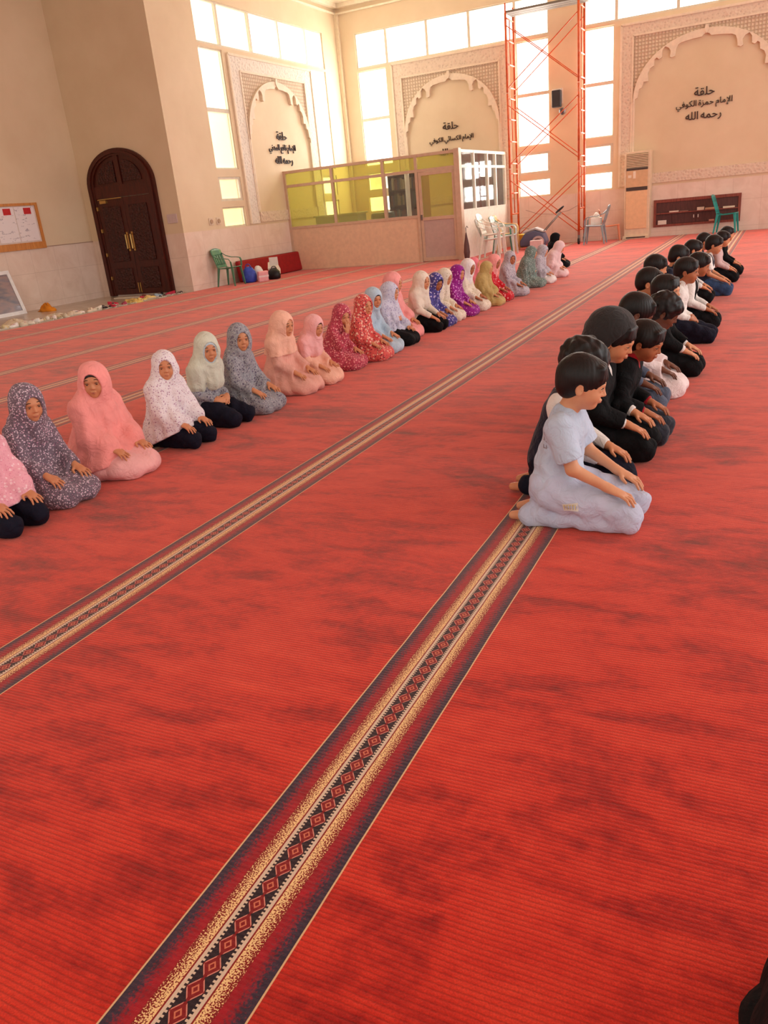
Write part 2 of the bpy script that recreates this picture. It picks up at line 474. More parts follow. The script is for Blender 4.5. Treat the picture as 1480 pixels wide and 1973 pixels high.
# ------------------------------------------------------------------ arched wall panels
reliefm = relief_mat('pink_gypsum_relief', (204, 182, 160), (222, 202, 180), 16, .45)
reliefg = relief_mat('grey_gypsum_relief', (206, 196, 182), (226, 216, 202), 16, .45)
lattice = lattice_mat('gypsum_lattice', (196, 172, 146), (220, 200, 174))
mould = plain('smooth_gypsum_moulding', (230, 212, 188), .7)
SCAL = [(0, .86), (-.035, .845), (-.06, .815), (-.20, .805), (-.33, .785), (-.375, .76), (-.40, .70), (-.41, .61), (-.45, .595), (-.48, .61), (-.47, .69), (-.50, .74), (-.55, .765),
        (-.585, .72), (-.59, .62), (-.63, .60), (-.66, .63), (-.69, .61), (-.70, .52), (-.75, .49), (-.78, .42), (-.77, .31), (-.84, .31), (-.86, .23), (-.90, .21), (-.92, .09), (-.955, .07), (-.96, .0)]
def arch_panel(label, cu, w, wo, zin, zout, mapf, band, flip=1):
    t = thing('arched_wall_panel', label, 'wall panel', mapf(cu, 0, 0))
    o3 = Vector(mapf(cu, 0, 0))
    mf = lambda u, v, d: tuple(Vector(mapf(cu + u, v, d)) - o3)
    def rect(mb, a0, a1, z0, z1, d):
        mb.prism([(a0, z0), (a1, z0), (a1, z1), (a0, z1)], mf, 0, d)
    b = MB()
    rect(b, -wo, -w, 1.23, zout, .03); rect(b, w, wo, 1.23, zout, .03); rect(b, -w, w, zin, zout, .03)
    b.build('border', band, t)
    m = MB()
    for s in (-1, 1):
        rect(m, s * wo - .025, s * wo + .025, 1.23, zout + .02, .05); rect(m, s * w - .02, s * w + .02, 1.5, zin, .045)
    rect(m, -wo, wo, zout, zout + .05, .05); rect(m, -w, w, zin - .02, zin + .02, .045)
    m.build('moulding', mould, t)
    H = zin - 3.05; hh = .94 * (zin - 3.05)
    oc = [(math.cos(a), math.sin(a) ** .92 * .95) for a in [PI / 2 * k / 20 for k in range(21)]]
    sp = MB()
    for s in (-1, 1):
        A = [(s * x * w * .985, 3.05 + y * hh / .95 * .985) for x, y in oc]; B = [(a, zin - .02) for a, _ in A]
        sp.strip(A, B, mf, 0.0, .012)
    sp.build('lattice', lattice, t)
    ar = MB()
    for s in (-1, 1):
        out = [(s * x * w * .985, 3.05 + y * hh / .95 * .985) for x, y in oc]       # from side up to the crown
        inn = [(s * -x * w if x else 0.0, 3.05 + y * H) for x, y in SCAL]           # crown to side
        ar.prism(out + inn, mf, .0, .07)
        rect(ar, s * w * .985 - .045 * s if s > 0 else -w * .985, w * .985 if s > 0 else -w * .985 + .045, 1.5, 3.05, .05)
    ar.prism([(-.05, zin - .14), (0, zin - .22), (.05, zin - .14), (.03, zin - .04), (-.03, zin - .04)], mf, .05, .09)
    ar.build('scalloped_arch', mould, t)
    lb = MB(); rect(lb, -w + .05, w - .05, 1.25, 1.48, .03); lb.build('frieze', reliefm, t)
    return t
arch_panel('scalloped arch panel on the left side wall, rising behind the booth corner', 18.13, 1.42, 1.80, 4.44, 4.72, map_left, reliefg)
arch_panel('scalloped arch panel above the glass booth on the back wall', -8.06, 1.36, 1.61, 4.48, 4.80, map_back, reliefm)
arch_panel('widest scalloped arch panel, above the wall recess with the teal chair', -1.82, 1.61, 1.88, 4.50, 4.72, map_back, reliefm)

# Arabic lettering: joined letter forms laid out in visual order
FORMS = {'ا': (0xFE8D, 0xFE8E, 0, 0), 'إ': (0xFE87, 0xFE88, 0, 0), 'ح': (0xFEA1, 0xFEA2, 0xFEA3, 0xFEA4), 'د': (0xFEA9, 0xFEAA, 0, 0),
         'ر': (0xFEAD, 0xFEAE, 0, 0), 'ز': (0xFEAF, 0xFEB0, 0, 0), 'س': (0xFEB1, 0xFEB2, 0xFEB3, 0xFEB4), 'ع': (0xFEC9, 0xFECA, 0xFECB, 0xFECC),
         'ف': (0xFED1, 0xFED2, 0xFED3, 0xFED4), 'ق': (0xFED5, 0xFED6, 0xFED7, 0xFED8), 'ك': (0xFED9, 0xFEDA, 0xFEDB, 0xFEDC),
         'ل': (0xFEDD, 0xFEDE, 0xFEDF, 0xFEE0), 'م': (0xFEE1, 0xFEE2, 0xFEE3, 0xFEE4), 'ن': (0xFEE5, 0xFEE6, 0xFEE7, 0xFEE8),
         'ه': (0xFEE9, 0xFEEA, 0xFEEB, 0xFEEC), 'و': (0xFEED, 0xFEEE, 0, 0), 'ي': (0xFEF1, 0xFEF2, 0xFEF3, 0xFEF4),
         'ئ': (0xFE89, 0xFE8A, 0xFE8B, 0xFE8C), 'ة': (0xFE93, 0xFE94, 0, 0), 'L': (0xFEF9, 0xFEFA, 0, 0)}
def shape(txt):
    txt = txt.replace('لإ', 'L'); out = ''
    for w in txt.split(' '):
        r = ''
        for i, ch in enumerate(w):
            f = FORMS[ch]
            prev = i > 0 and FORMS[w[i - 1]][2] != 0
            nxt = i < len(w) - 1 and f[2] != 0
            r += chr(f[3] if prev and nxt else f[1] if prev else f[2] if nxt else f[0])
        out = r[::-1] + (' ' + out if out else '')
    return out
inkm = plain('dark_brown_lettering', (58, 40, 34), .6)
def inscription(label, cu, mapf, lines, axis):
    t = thing('wall_lettering', label, 'lettering', mapf(cu, 0, 0))
    for txt, width, z, dx in lines:
        words = []
        for w in txt.split(' '):                       # one mesh per written word
            c = bpy.data.curves.new('word', 'FONT'); c.body = shape(w); c.extrude = .012; c.offset = .003
            o = bpy.data.objects.new('word_source', c); COL.objects.link(o)
            bpy.context.view_layer.update()
            me = bpy.data.meshes.new_from_object(o.evaluated_get(bpy.context.evaluated_depsgraph_get()))
            bpy.data.objects.remove(o)
            co = np.empty(len(me.vertices) * 3); me.vertices.foreach_get('co', co); words.append((me, co.reshape(-1, 3)))
        gap = .24
        ws = [co[:, 0].max() - co[:, 0].min() for _, co in words]
        total = sum(ws) + gap * (len(ws) - 1); k = width / total
        lo = min(co[:, 1].min() for _, co in words); hi = max(co[:, 1].max() for _, co in words)
        right = total / 2
        for (me, co), wd_ in zip(words, ws):           # Arabic runs from right to left
            x = (co[:, 0] - co[:, 0].max() + right) * k + dx; right -= wd_ + gap
            y = (co[:, 1] - (lo + hi) / 2) * k + z
            d = (co[:, 2] - co[:, 2].min()) + .002
            new = np.stack([x, -d, y], 1) if axis == 'back' else np.stack([d, x, y], 1)
            me.vertices.foreach_set('co', new.ravel()); me.materials.clear(); me.materials.append(inkm); me.update()
            q = bpy.data.objects.new('written_word', me); COL.objects.link(q); q.parent = t
    return t
inscription('dark Arabic lettering in three lines inside the widest arch, at the right', -1.81, map_back,
            [('حلقة', .44, 3.13, 0.0), ('الإمام حمزة الكوفي', 1.22, 2.86, 0.0), ('رحمه الله', .78, 2.61, 0.0)], 'back')
inscription('dark Arabic lettering inside the middle arch, partly hidden by the glass booth', -8.09, map_back,
            [('حلقة', .44, 3.17, 0.0), ('الإمام الكسائي الكوفي', 1.25, 2.83, 0.0), ('رحمه الله', .78, 2.52, 0.0)], 'back')
inscription('dark Arabic lettering in three lines inside the arch on the left side wall', 18.15, map_left,
            [('حلقة', .46, 3.17, 0.02), ('الإمام نافع المدني', 1.22, 2.87, 0.0), ('رحمه الله', .80, 2.60, 0.0)], 'left')

# ------------------------------------------------------------------ arched door
wd = wood_mat('dark_red_brown_wood', (52, 16, 10), (88, 32, 18), .38)
wc = wood_mat('carved_dark_wood', (44, 14, 10), (74, 26, 16), .5, 1.0, 26)
brass = plain('worn_brass', (196, 160, 96), .3, .9)
DX, DW, DS, DA = -12.64, .93, 2.27, 2.97
dm = lambda u, v, d: (u, -d, v)
door = MB()
def archpts(w, s, a, n=24, x=.0):
    return [(x + w * math.cos(PI * k / n), s + (a - s) * math.sin(PI * k / n)) for k in range(n + 1)]
for i, (w0, w1, d) in enumerate(((.93, .86, .05), (.86, .80, .09), (.80, .745, .06))):
    o = [(w0, 0)] + archpts(w0, DS, DS + (DA - DS) * w0 / .93) + [(-w0, 0)]
    n = [(w1, 0)] + archpts(w1, DS, DS + (DA - DS) * w1 / .93) + [(-w1, 0)]
    door.strip(o, n, dm, -.01, d)
door.prism([(-.76, 2.03), (.76, 2.03), (.76, 2.27), (-.76, 2.27)], dm, .0, .05)
d1 = struct(door.build('door_1', wd, loc=(DX, YD, 0)))
tp = MB()
tp.prism(archpts(.75, DS, DS + .62), dm, -.01, .02)
tpo = tp.build('transom', wd, d1)
for s in (-1, 1):
    q = MB()
    pts = [(s * .10, 2.32), (s * .60, 2.32)] + [(s * (.10 + .50 * math.cos(a)), 2.32 + .42 * math.sin(a)) for a in [PI / 2 * k / 10 for k in range(1, 11)]]
    q.prism(pts, dm, .02, .045); q.build('carved_panel', wc, tpo)
MB().box(-.06, .06, -.05, 0, 2.27, 2.86).build('transom_bar', wd, tpo)
for s in (-1, 1):
    a0, a1 = (s * .745, s * .004)
    L = MB().box(min(a0, a1), max(a0, a1), -.05, -.005, .02, 2.02).build('door_leaf', wd, d1, bevel=.004)
    x0, x1 = min(s * .62, s * .12), max(s * .62, s * .12)
    for z0, z1 in ((.14, .58), (.72, 1.86)):
        MB().box(x0, x1, -.075, -.05, z0, z1).build('carved_panel', wc, L, bevel=.012)
    hx = s * .07
    h = MB()
    h.tube([(hx, -.05, .98), (hx, -.12, .98), (hx, -.12, 1.27), (hx, -.05, 1.27)], .013, 8)
    h.box(hx - .022, hx + .022, -.058, -.05, .93, 1.32)
    h.build('handle', brass, L, smooth=False)
    MB().box(s * .03 - .012, s * .03 + .012, -.062, -.05, .05, .26).build('bolt', brass, L)
hg = MB()
for z in (.35, .85, 1.35, 1.8): hg.box(-.76, -.725, -.085, -.05, z, z + .07)
hg.build('hinge', brass, d1)
MB().box(-.62, -.44, -.11, -.05, 1.93, 1.99).box(-.70, -.02, -.075, -.06, 2.005, 2.02).build('door_closer', brass, d1)

# ------------------------------------------------------------------ notice board, plaque, outlets, framed picture
t = thing('notice_board', 'wooden framed notice board with white sheets on the far left wall', 'notice board', (XD, 0, 0))
bd = wood_mat('honey_oak', (188, 118, 54), (214, 146, 76), .45)
MB().box(.0, .02, 10.3, 12.45, 1.20, 2.04).build('backing', plain('pale_board', (214, 200, 190)), t)
f = MB(); f.box(0, .045, 10.25, 12.5, 2.0, 2.05).box(0, .05, 10.25, 12.5, 1.17, 1.30).box(0, .045, 12.44, 12.5, 1.17, 2.05).box(0, .045, 10.25, 10.31, 1.17, 2.05)
f.build('frame', bd, t)
pwn = NT('printed_white_paper')
_s = pwn.m_('MULTIPLY', pwn.m_('GREATER_THAN', pwn.noise(9, 2, .6, 0, pwn.scale((1, .6, 2.4))), .62), pwn.m_('GREATER_THAN', pwn.noise(60, 1), .5))
pwn.set(color=pwn.mix(_s, srgb(236, 228, 228), srgb(168, 158, 168)), rough=.7); pw = pwn.m; pr_ = plain('red_printed_header', (196, 40, 44), .7); pg = plain('grey_print', (150, 140, 150), .8)
for k, y0 in enumerate((10.42, 10.92, 11.42, 11.92)):
    s = MB().box(.022, .026, y0, y0 + .48, 1.33, 1.98).build('notice_sheet', pw, t)
    MB().box(.027, .030, y0 + .22, y0 + .40, 1.84, 1.96).build('header_block', pr_, s)
tag(MB().box(-11.58, -11.32, YD - .02, YD, 1.40, 1.58).build('wall_plaque', plain('lilac_plaque', (206, 186, 182)), bevel=.004),
    'small pale lilac plaque on the wall right of the arched door', 'plaque')
for i, (y, lb) in enumerate(((14.83, 'left one of two cream sockets above the green chair'), (15.10, 'right one of two cream sockets, next to the yellow window pane'))):
    o = thing('wall_socket', lb, 'socket', (XW, y, 1.36))
    MB().box(0, .014, -.075, .075, -.075, .075).build('face_plate', plain('cream_plastic', (216, 196, 172), .4), o, bevel=.004)
    MB().tube([(.013, 0, 0), (.03, 0, 0)], .045, 16).build('socket_well', plain('brown_socket', (176, 146, 120), .5), o)
t = thing('framed_picture', 'white framed picture leaning on the dado at the far left', 'picture', (-13.45, 10.6, -.012))
mt = Matrix.Rotation(math.radians(-16), 4, 'Y')
def lean(mb):
    mb.v = [tuple(mt @ Vector(v)) for v in mb.v]; return mb
lean(MB().box(-.03, 0, -.75, .75, 0, .07).box(-.03, 0, -.75, .75, .80, .87).box(-.03, 0, -.75, -.68, .07, .80).box(-.03, 0, .68, .75, .07, .80)).build('frame', plain('white_gloss_frame', (232, 232, 232), .3), t)
pm = NT('grey_photo_print'); _c = pm.ramp(pm.noise(2.2, 3, .5, .4, pm.scale((1, .6, 2.2))), [(.35, srgb(84, 88, 104)), (.5, srgb(150, 124, 122)), (.62, srgb(122, 112, 122)), (.75, srgb(168, 170, 184))])
pm.set(color=_c, rough=.2)
lean(MB().box(-.025, -.012, -.69, .69, .06, .81)).build('print', pm.m, t)

# ------------------------------------------------------------------ glass booth
bt = thing('office_booth', 'cream partition booth with yellow-green glazing in the back left corner', 'booth', (0, 0, 0))
bf = plain('beige_aluminium_frame', (206, 176, 150), .4, .1)
bdado = plain('beige_booth_panel', (226, 192, 160), .5)
bside_lit = plain('booth_frame_painted_lit', (232, 222, 206), .4)  # lit copy of the beige frame, side light put into its colour
YF, XS, HB = 18.05, -6.62, 2.36
d = MB().box(XW + .01, -7.66, YF - .02, YF + .04, 0, 1.0).build('lower_panel', bdado, bt)
MB().box(XS - .04, XS + .02, YF + .12, YB - .02, 0, 1.04).build('lower_panel', plain('booth_panel_painted_lit', (236, 226, 210), .5), bt)  # lit side panel: whiter than the front, the light painted into the colour
f = MB()
for z0, z1 in ((.0, .02), (1.0, 1.06), (1.98, 2.04), (HB - .06, HB)): f.box(XW + .01, XS, YF - .035, YF + .045, z0, z1) if z0 > 1.5 else f.box(XW + .01, -7.66, YF - .035, YF + .045, z0, z1)
for x in (XW + .03, -9.86, -8.49, -7.64): f.box(x - .03, x + .03, YF - .04, YF + .05, 0 if x > -8 or x < -11 else 1.0, HB)
f.box(XS - .07, XS + .05, YF - .06, YF + .10, 0, HB + .02)
f.build('frame', bf, bt)
f = MB()
for z0, z1 in ((1.04, 1.09), (1.98, 2.04), (HB - .06, HB)): f.box(XS - .045, XS + .025, YF + .10, YB - .02, z0, z1)
for y in (19.1, 20.1, 20.75, 21.55): f.box(XS - .05, XS + .03, y - .03, y + .03, 1.04, HB)
f.build('side_frame', bside_lit, bt)
gl = glass_mat('yellow_green_tinted_glass', (232, 232, 168), .20)
gc = glass_mat('clear_glass', (238, 240, 232), .06)
for a, b in ((XW + .06, -9.89), (-9.83, -8.52), (-8.46, -7.67)):
    MB().box(a, b, YF, YF + .008, 2.04, HB - .06).build('glass_pane', gl, bt)
    if a < -8.6: MB().box(a, b, YF, YF + .008, 1.06, 1.98).build('glass_pane', gl, bt)
    else: MB().box(a, b, YF, YF + .008, 1.06, 1.98).build('glass_pane', gc, bt)
MB().box(-7.61, XS - .07, YF, YF + .008, 2.04, HB - .06).build('glass_pane', gl, bt)
for a, b in ((YF + .1, 19.07), (19.13, 20.07), (20.13, 20.72), (20.78, 21.52)):
    for z0, z1 in ((1.09, 1.98), (2.04, HB - .06)):
        MB().box(XS - .012, XS - .004, a, b, z0, z1).build('glass_pane', gc, bt)
dr = MB().box(-7.60, -7.53, YF - .03, YF + .03, .02, 1.97).box(-6.77, -6.70, YF - .03, YF + .03, .02, 1.97).box(-7.60, -6.70, YF - .03, YF + .03, 1.90, 1.97)
dr.box(-7.60, -6.70, YF - .03, YF + .03, .93, 1.0).box(-7.60, -6.70, YF - .03, YF + .03, .02, .10)
dr = dr.build('booth_door', bf, bt)
MB().box(-7.53, -6.77, YF - .012, YF + .012, .10, .93).build('kick_panel', plain('lilac_grey_panel', (192, 166, 156), .5), dr)
MB().box(-7.53, -6.77, YF - .004, YF + .004, 1.0, 1.90).build('glass_pane', gl, dr)
MB().box(-7.575, -7.555, YF - .07, YF - .03, .94, 1.06).build('handle', plain('grey_metal', (120, 116, 112), .3, .8), dr)

# things inside the booth
gb = plain('blue_grey_laminate', (142, 150, 158), .5)
t = thing('reception_counter', 'blue-grey counter seen through the booth glass at the left', 'counter', (-10.35, 19.2, 0))
MB().box(-.62, .62, -.25, .25, 0, 1.22).build('body', gb, t, bevel=.01); MB().box(-.66, .66, -.29, .29, 1.22, 1.26).build('top', plain('pale_grey_top', (170, 178, 184), .4), t, bevel=.006)
t = thing('bookcase', 'dark bookcase full of books inside the booth beside the white roller', 'bookcase', (-8.95, 20.2, 0))
dk = wood_mat('near_black_wood', (30, 24, 24), (48, 38, 34), .5)
b = MB().box(-.36, -.33, -.16, .16, 0, 2.05).box(.50, .53, -.16, .16, 0, 2.05).box(-.36, .53, .14, .16, 0, 2.05)
for z in (.02, .45, .9, 1.3, 1.68, 2.03): b.box(-.36, .53, -.16, .15, z, z + .02)
b.build('carcass', dk, t)
rng = random.Random(5)
bkc = [(60, 74, 60), (96, 60, 44), (40, 50, 70), (120, 110, 80), (70, 30, 30), (150, 146, 120)]
for z in (.92, 1.32, 1.70):
    x = -8.95 - .31
    while x < -8.95 + .44:
        w = rng.uniform(.03, .06); h = rng.uniform(.22, .31)
        c = rng.choice(bkc)
        o = MB().box(x, x + w * .92, 20.06, 20.30, z, z + h).build('book', plain('book_cover_%d' % bkc.index(c), c, .6))
        tag(o, 'thick bound book standing in the dark bookcase inside the booth', 'book', 'books in the booth bookcase')
        x += w
t = thing('armchair', 'dark green upholstered chair inside the booth in front of the bookcase', 'chair', (-9.2, 19.1, 0))
gn = plain('dark_green_leather', (50, 66, 52), .45)
MB().box(-.33, .33, -.3, .3, .18, .48).build('seat', gn, t, bevel=.05); MB().box(-.33, .33, .16, .34, .42, 1.20).build('backrest', gn, t, bevel=.07)
for s in (-1, 1): MB().box(s * .38 - .06, s * .38 + .06, -.3, .3, .18, .66).build('armrest', gn, t, bevel=.04)
for s in (-1, 1):
    for q in (-1, 1): MB().tube([(s * .3, q * .24, .0), (s * .3, q * .24, .2)], .022, 8).build('leg', dk, t)
tag(MB().tube([(-8.02, 18.35, .0), (-8.02, 18.35, 2.08)], .055, 14).build('paper_roll', plain('bright_white_roll', (250, 250, 250), .6), smooth=False),
    'tall white paper roll standing behind the booth glass next to the door', 'paper roll')
tag(MB().box(-7.88, -7.70, 18.5, 18.95, 0, 2.0).build('locker', plain('red_brown_locker', (150, 92, 72), .5), bevel=.01),
    'narrow red-brown locker inside the booth beside the white roll', 'locker')

# ------------------------------------------------------------------ scaffold tower
org = NT('worn_orange_paint'); _c = org.ramp(org.noise(9, 4), [(.3, srgb(186, 72, 22)), (.6, srgb(214, 92, 30)), (.8, srgb(196, 120, 84))]); org.set(color=_c, rough=.5); org = org.m
steel = plain('dull_grey_steel', (128, 124, 118), .45, .5)
rub = plain('black_rubber', (38, 34, 34), .7)
t = thing('scaffold_tower', 'tall orange scaffold tower with crossed braces and grey deck in front of the windows', 'scaffold', (0, 0, 0))
xl, xr, y0, y1 = -6.22, -4.50, 20.72, 21.36
for x in (xl, xr):
    for k in range(3):
        zb = .22 + k * 1.70
        e = MB()
        for y in (y0, y1): e.tube([(x, y, zb), (x, y, zb + 1.68)], .029, 8)
        for q in (.12, .62, 1.12, 1.58): e.tube([(x, y0, zb + q), (x, y1, zb + q)], .017, 8)
        e.tube([(x, (y0 + y1) / 2, zb + .62), (x, (y0 + y1) / 2, zb + 1.58)], .014, 8)
        e.build('ladder_frame', org, t, smooth=True)
for x in (xl, xr):
    for y in (y0, y1):
        c = MB().tube([(x, y, .12), (x, y, .30)], .028, 10).box(x - .03, x + .03, y - .035, y + .035, .08, .14)
        c = c.build('castor', steel, t)
        MB().tube([(x - .02, y, .075), (x + .02, y, .075)], .075, 18).build('wheel', rub, c, smooth=False)
        MB().tube([(x, y, 5.3), (x, y, 5.5)], .02, 8).build('top_spigot', org, t)
for k in range(3):
    zb = .30 + k * 1.70
    for y in (y0 - .02, y1 + .02):
        MB().tube([(xl, y, zb), (xr, y, zb + 1.35)], .012, 6).build('brace', org, t)
        MB().tube([(xl, y, zb + 1.35), (xr, y, zb)], .012, 6).build('brace', org, t)
dk_ = MB()
for k in range(3): dk_.box(xl - .02, xr + .1, y0 + .03 + k * .2, y0 + .21 + k * .2, 5.30, 5.345)
dk_.build('deck_board', plain('grey_deck_board', (120, 112, 100), .7), t)

# ------------------------------------------------------------------ monobloc chairs
def chair_parts(root, m, arms=True, slots=3):
    s = MB()
    n = 9; v = []
    for i in range(n):
        for j in range(n):
            a, b = i / (n - 1), j / (n - 1)
            w = .215 - .02 * (1 - a)
            z = .43 - .018 * math.sin(PI * a) * math.sin(PI * b) + .012 * (a ** 3) - .012 * (1 - a)
            v.append((-.20 + .42 * a, (b * 2 - 1) * w, z))
    f = [(i * n + j, i * n + j + 1, (i + 1) * n + j + 1, (i + 1) * n + j) for i in range(n - 1) for j in range(n - 1)]
    s.poly(v, f); so = s.build('seat', m, root, smooth=True)
    md = so.modifiers.new('thickness', 'SOLIDIFY'); md.thickness = .018; md.offset = -1
    b = MB()
    def bp(a, z):   # backrest surface, a across -1..1, z 0..1
        w = .205 + .01 * z
        return (-.205 - .13 * z - .02 * (1 - a * a), a * w, .43 + .40 * z)
    def patch(a0, a1, z0, z1, nn=4):
        vv = []; 
        for i in range(nn + 1):
            for j in range(nn + 1):
                p = bp(a0 + (a1 - a0) * i / nn, z0 + (z1 - z0) * j / nn)
                top = .045 * (1 - (a0 + (a1 - a0) * i / nn) ** 2) if j == nn and z1 > .95 else 0
                vv.append((p[0], p[1], p[2] + top))
        ff = [(i * (nn + 1) + j, i * (nn + 1) + j + 1, (i + 1) * (nn + 1) + j + 1, (i + 1) * (nn + 1) + j) for i in range(nn) for j in range(nn)]
        b.poly(vv, ff)
    patch(-1, 1, .72, 1.0, 6); patch(-1, 1, .0, .14, 6)
    for k in range(5):
        a = -1 + k * .42; patch(a, a + .30, .10, .74, 3)
    bo = b.build('backrest', m, root, smooth=True)
    md = bo.modifiers.new('thickness', 'SOLIDIFY'); md.thickness = .016
    for sy in (-1, 1):
        for (xt, xb, r0) in ((.19, .235, .030), (-.18, -.25, .030)):
            L = MB(); yt, yb = sy * .195, sy * .235
            L.poly([(xt - r0, yt - sy * .03, .43), (xt + r0, yt - sy * .03, .43), (xt + r0, yt + sy * .006, .43), (xt - r0, yt + sy * .006, .43),
                    (xb - .016, yb - sy * .022, 0), (xb + .016, yb - sy * .022, 0), (xb + .016, yb + sy * .004, 0), (xb - .016, yb + sy * .004, 0)],
                   [(0, 1, 2, 3), (4, 5, 6, 7), (0, 1, 5, 4), (1, 2, 6, 5), (2, 3, 7, 6), (3, 0, 4, 7)])
            L.build('leg', m, root, bevel=.006)
        if arms:
            A = MB()
            pts = [(-.30, sy * .20, .76), (-.22, sy * .245, .69), (-.08, sy * .262, .645), (.08, sy * .262, .635), (.17, sy * .252, .62), (.205, sy * .235, .56), (.21, sy * .215, .43)]
            for p, q in zip(pts[:-1], pts[1:]): A.bar(p, q, .042, .016)
            A.build('armrest', m, root, smooth=False, bevel=.004)
def chair(label, loc, rz, rgb, mname, arms=True, s=1.0, tilt=0.0, group=None):
    t = thing('plastic_chair', label, 'chair', loc, rz, group, s)
    if tilt: t.rotation_euler = (0, tilt, rz)
    chair_parts(t, plain(mname, rgb, .35), arms)
    return t
chair('dark green plastic armchair standing beside the red mattress', (-10.86, 14.75, 0), 0.05, (78, 128, 98), 'dark_green_plastic', s=.92)
chair('teal plastic chair without arms beside the wall recess at the right', (-1.14, 21.25, 0), -.1, (34, 150, 142), 'teal_plastic', arms=False)
chair('white plastic armchair nearest the booth corner, below in the nested pair', (-5.86, 17.95, 0), .05, (226, 226, 214), 'white_plastic')
chair('white plastic armchair nested on top of the one nearest the booth corner', (-5.83, 17.95, .10), .05, (232, 226, 210), 'ivory_plastic')
chair('pale grey plastic armchair standing between the white pair and the scaffold', (-5.78, 18.75, 0), .1, (206, 212, 206), 'pale_grey_plastic')
chair('green plastic armchair behind the pale chairs at the foot of the scaffold', (-5.95, 19.25, 0), .0, (84, 140, 120), 'sea_green_plastic')
chair('yellowish cream plastic chair, farthest of the chairs left of the scaffold', (-6.08, 19.93, 0), .1, (226, 190, 130), 'cream_yellow_plastic')
t = chair('blue-grey plastic armchair right of the scaffold with a white box on its seat', (-4.05, 20.45, 0), PI + .05, (142, 156, 160), 'blue_grey_plastic')
chair('orange-brown plastic chair behind the blue-grey chair near the tall cabinet', (-3.78, 21.1, 0), .2, (214, 130, 90), 'orange_brown_plastic', arms=False, s=.88)
t = thing('tissue_box', 'white box lying on the blue-grey chair right of the scaffold', 'box', (-4.02, 20.45, .445))
MB().box(-.12, .12, -.09, .09, 0, .16).build('carton', plain('white_carton', (236, 232, 222), .6), t, bevel=.006)
MB().lathe([(.04, 0), (.07, .04), (.035, .09), (.01, .12)], (0, 0, .16), 9, sx=1.3).build('tissue', plain('white_tissue', (248, 244, 236), .8), t, smooth=True)

# closed umbrella leaning by the booth corner
t = thing('closed_umbrella', 'dark brown furled umbrella standing at the booth corner left of the white chairs', 'umbrella', (-6.40, 17.75, 0))
um = plain('dark_brown_nylon', (96, 66, 62), .6)
MB().lathe([(.012, .0), (.06, .06), (.075, .18), (.06, .34), (.03, .5), (.012, .6)], (0, 0, 0), 10).build('canopy', um, t, smooth=False)
MB().tube([(0, 0, .58), (0, 0, .70), (.03, 0, .74), (.05, 0, .70)], .008, 8).build('handle', rub, t, smooth=True)

# floor cleaning machine
t = thing('carpet_cleaner', 'blue-grey wheeled cleaning machine with a slanted handle behind the scaffold legs', 'cleaning machine', (-5.48, 20.3, 0), 0.05)
gm = plain('slate_blue_plastic', (92, 92, 116), .4); lg = plain('light_grey_plastic', (190, 184, 182), .4)
MB().prism([(-.36, .06), (.26, .06), (.30, .16), (.22, .36), (.0, .44), (-.24, .38), (-.37, .2)], lambda u, v, d: (u, d, v), -.2, .2).build('body', gm, t, bevel=.03)
MB().prism([(-.30, .37), (.0, .45), (.22, .37), (.24, .40), (.02, .50), (-.28, .43)], lambda u, v, d: (u, d, v), -.17, .17).build('lid', lg, t, bevel=.015)
for sy in (-1, 1):
    w = MB().tube([(.10, sy * .20, .15), (.10, sy * .26, .15)], .15, 24).build('wheel', plain('pinkish_grey_rim', (190, 160, 156), .5), t)
    MB().tube([(.10, sy * .255, .15), (.10, sy * .27, .15)], .10, 20).build('hub', plain('brown_hub', (110, 74, 70), .6), w)
h = MB()
for sy in (-1, 1): h.tube([(.22, sy * .12, .40), (.62, sy * .12, .80)], .012, 8)
h.build('handle', steel, t, smooth=True)
MB().tube([(.60 + .09 * math.cos(a), .12 * math.sin(a) * 1.1, .86 + .07 * math.cos(a)) for a in [2 * PI * k / 14 for k in range(14)]], .014, 8, closed=True).build('grip', rub, t, smooth=True)
t = thing('yellow_bucket', 'yellow bucket behind the cleaning machine', 'bucket', (-5.98, 21.05, 0))
ye = plain('yellow_plastic', (232, 200, 70), .4)
MB().lathe([(.13, 0), (.17, .30), (.18, .31), (.17, .33), (.155, .30), (.12, .03)], n=20).build('pail', ye, t, smooth=True)
MB().tube([(.17 * math.cos(a), 0, .31 + .17 * math.sin(a)) for a in [PI * k / 10 for k in range(11)]], .006, 6).build('bail', steel, t)
t = thing('cardboard_carton', 'small pinkish white carton on the carpet right of the cleaning machine wheel', 'box', (-5.32, 19.75, 0), .1)
MB().box(-.14, .14, -.12, .12, 0, .22).build('carton', plain('pinkish_carton', (222, 190, 186), .6), t, bevel=.006)
MB().box(-.145, .145, -.02, .02, .221, .223).build('tape', plain('white_tape', (236, 226, 220), .4), t)
tag(MB().tube([(-6.0, 21.3, .9), (-5.7, 21.35, .78), (-5.3, 21.4, .74), (-4.9, 21.4, .80), (-4.55, 21.35, .95)], .006, 6).build('slack_cable', plain('thin_grey_cable', (150, 120, 110), .6), smooth=True),
    'thin cable sagging between the scaffold legs in front of the wall', 'cable')

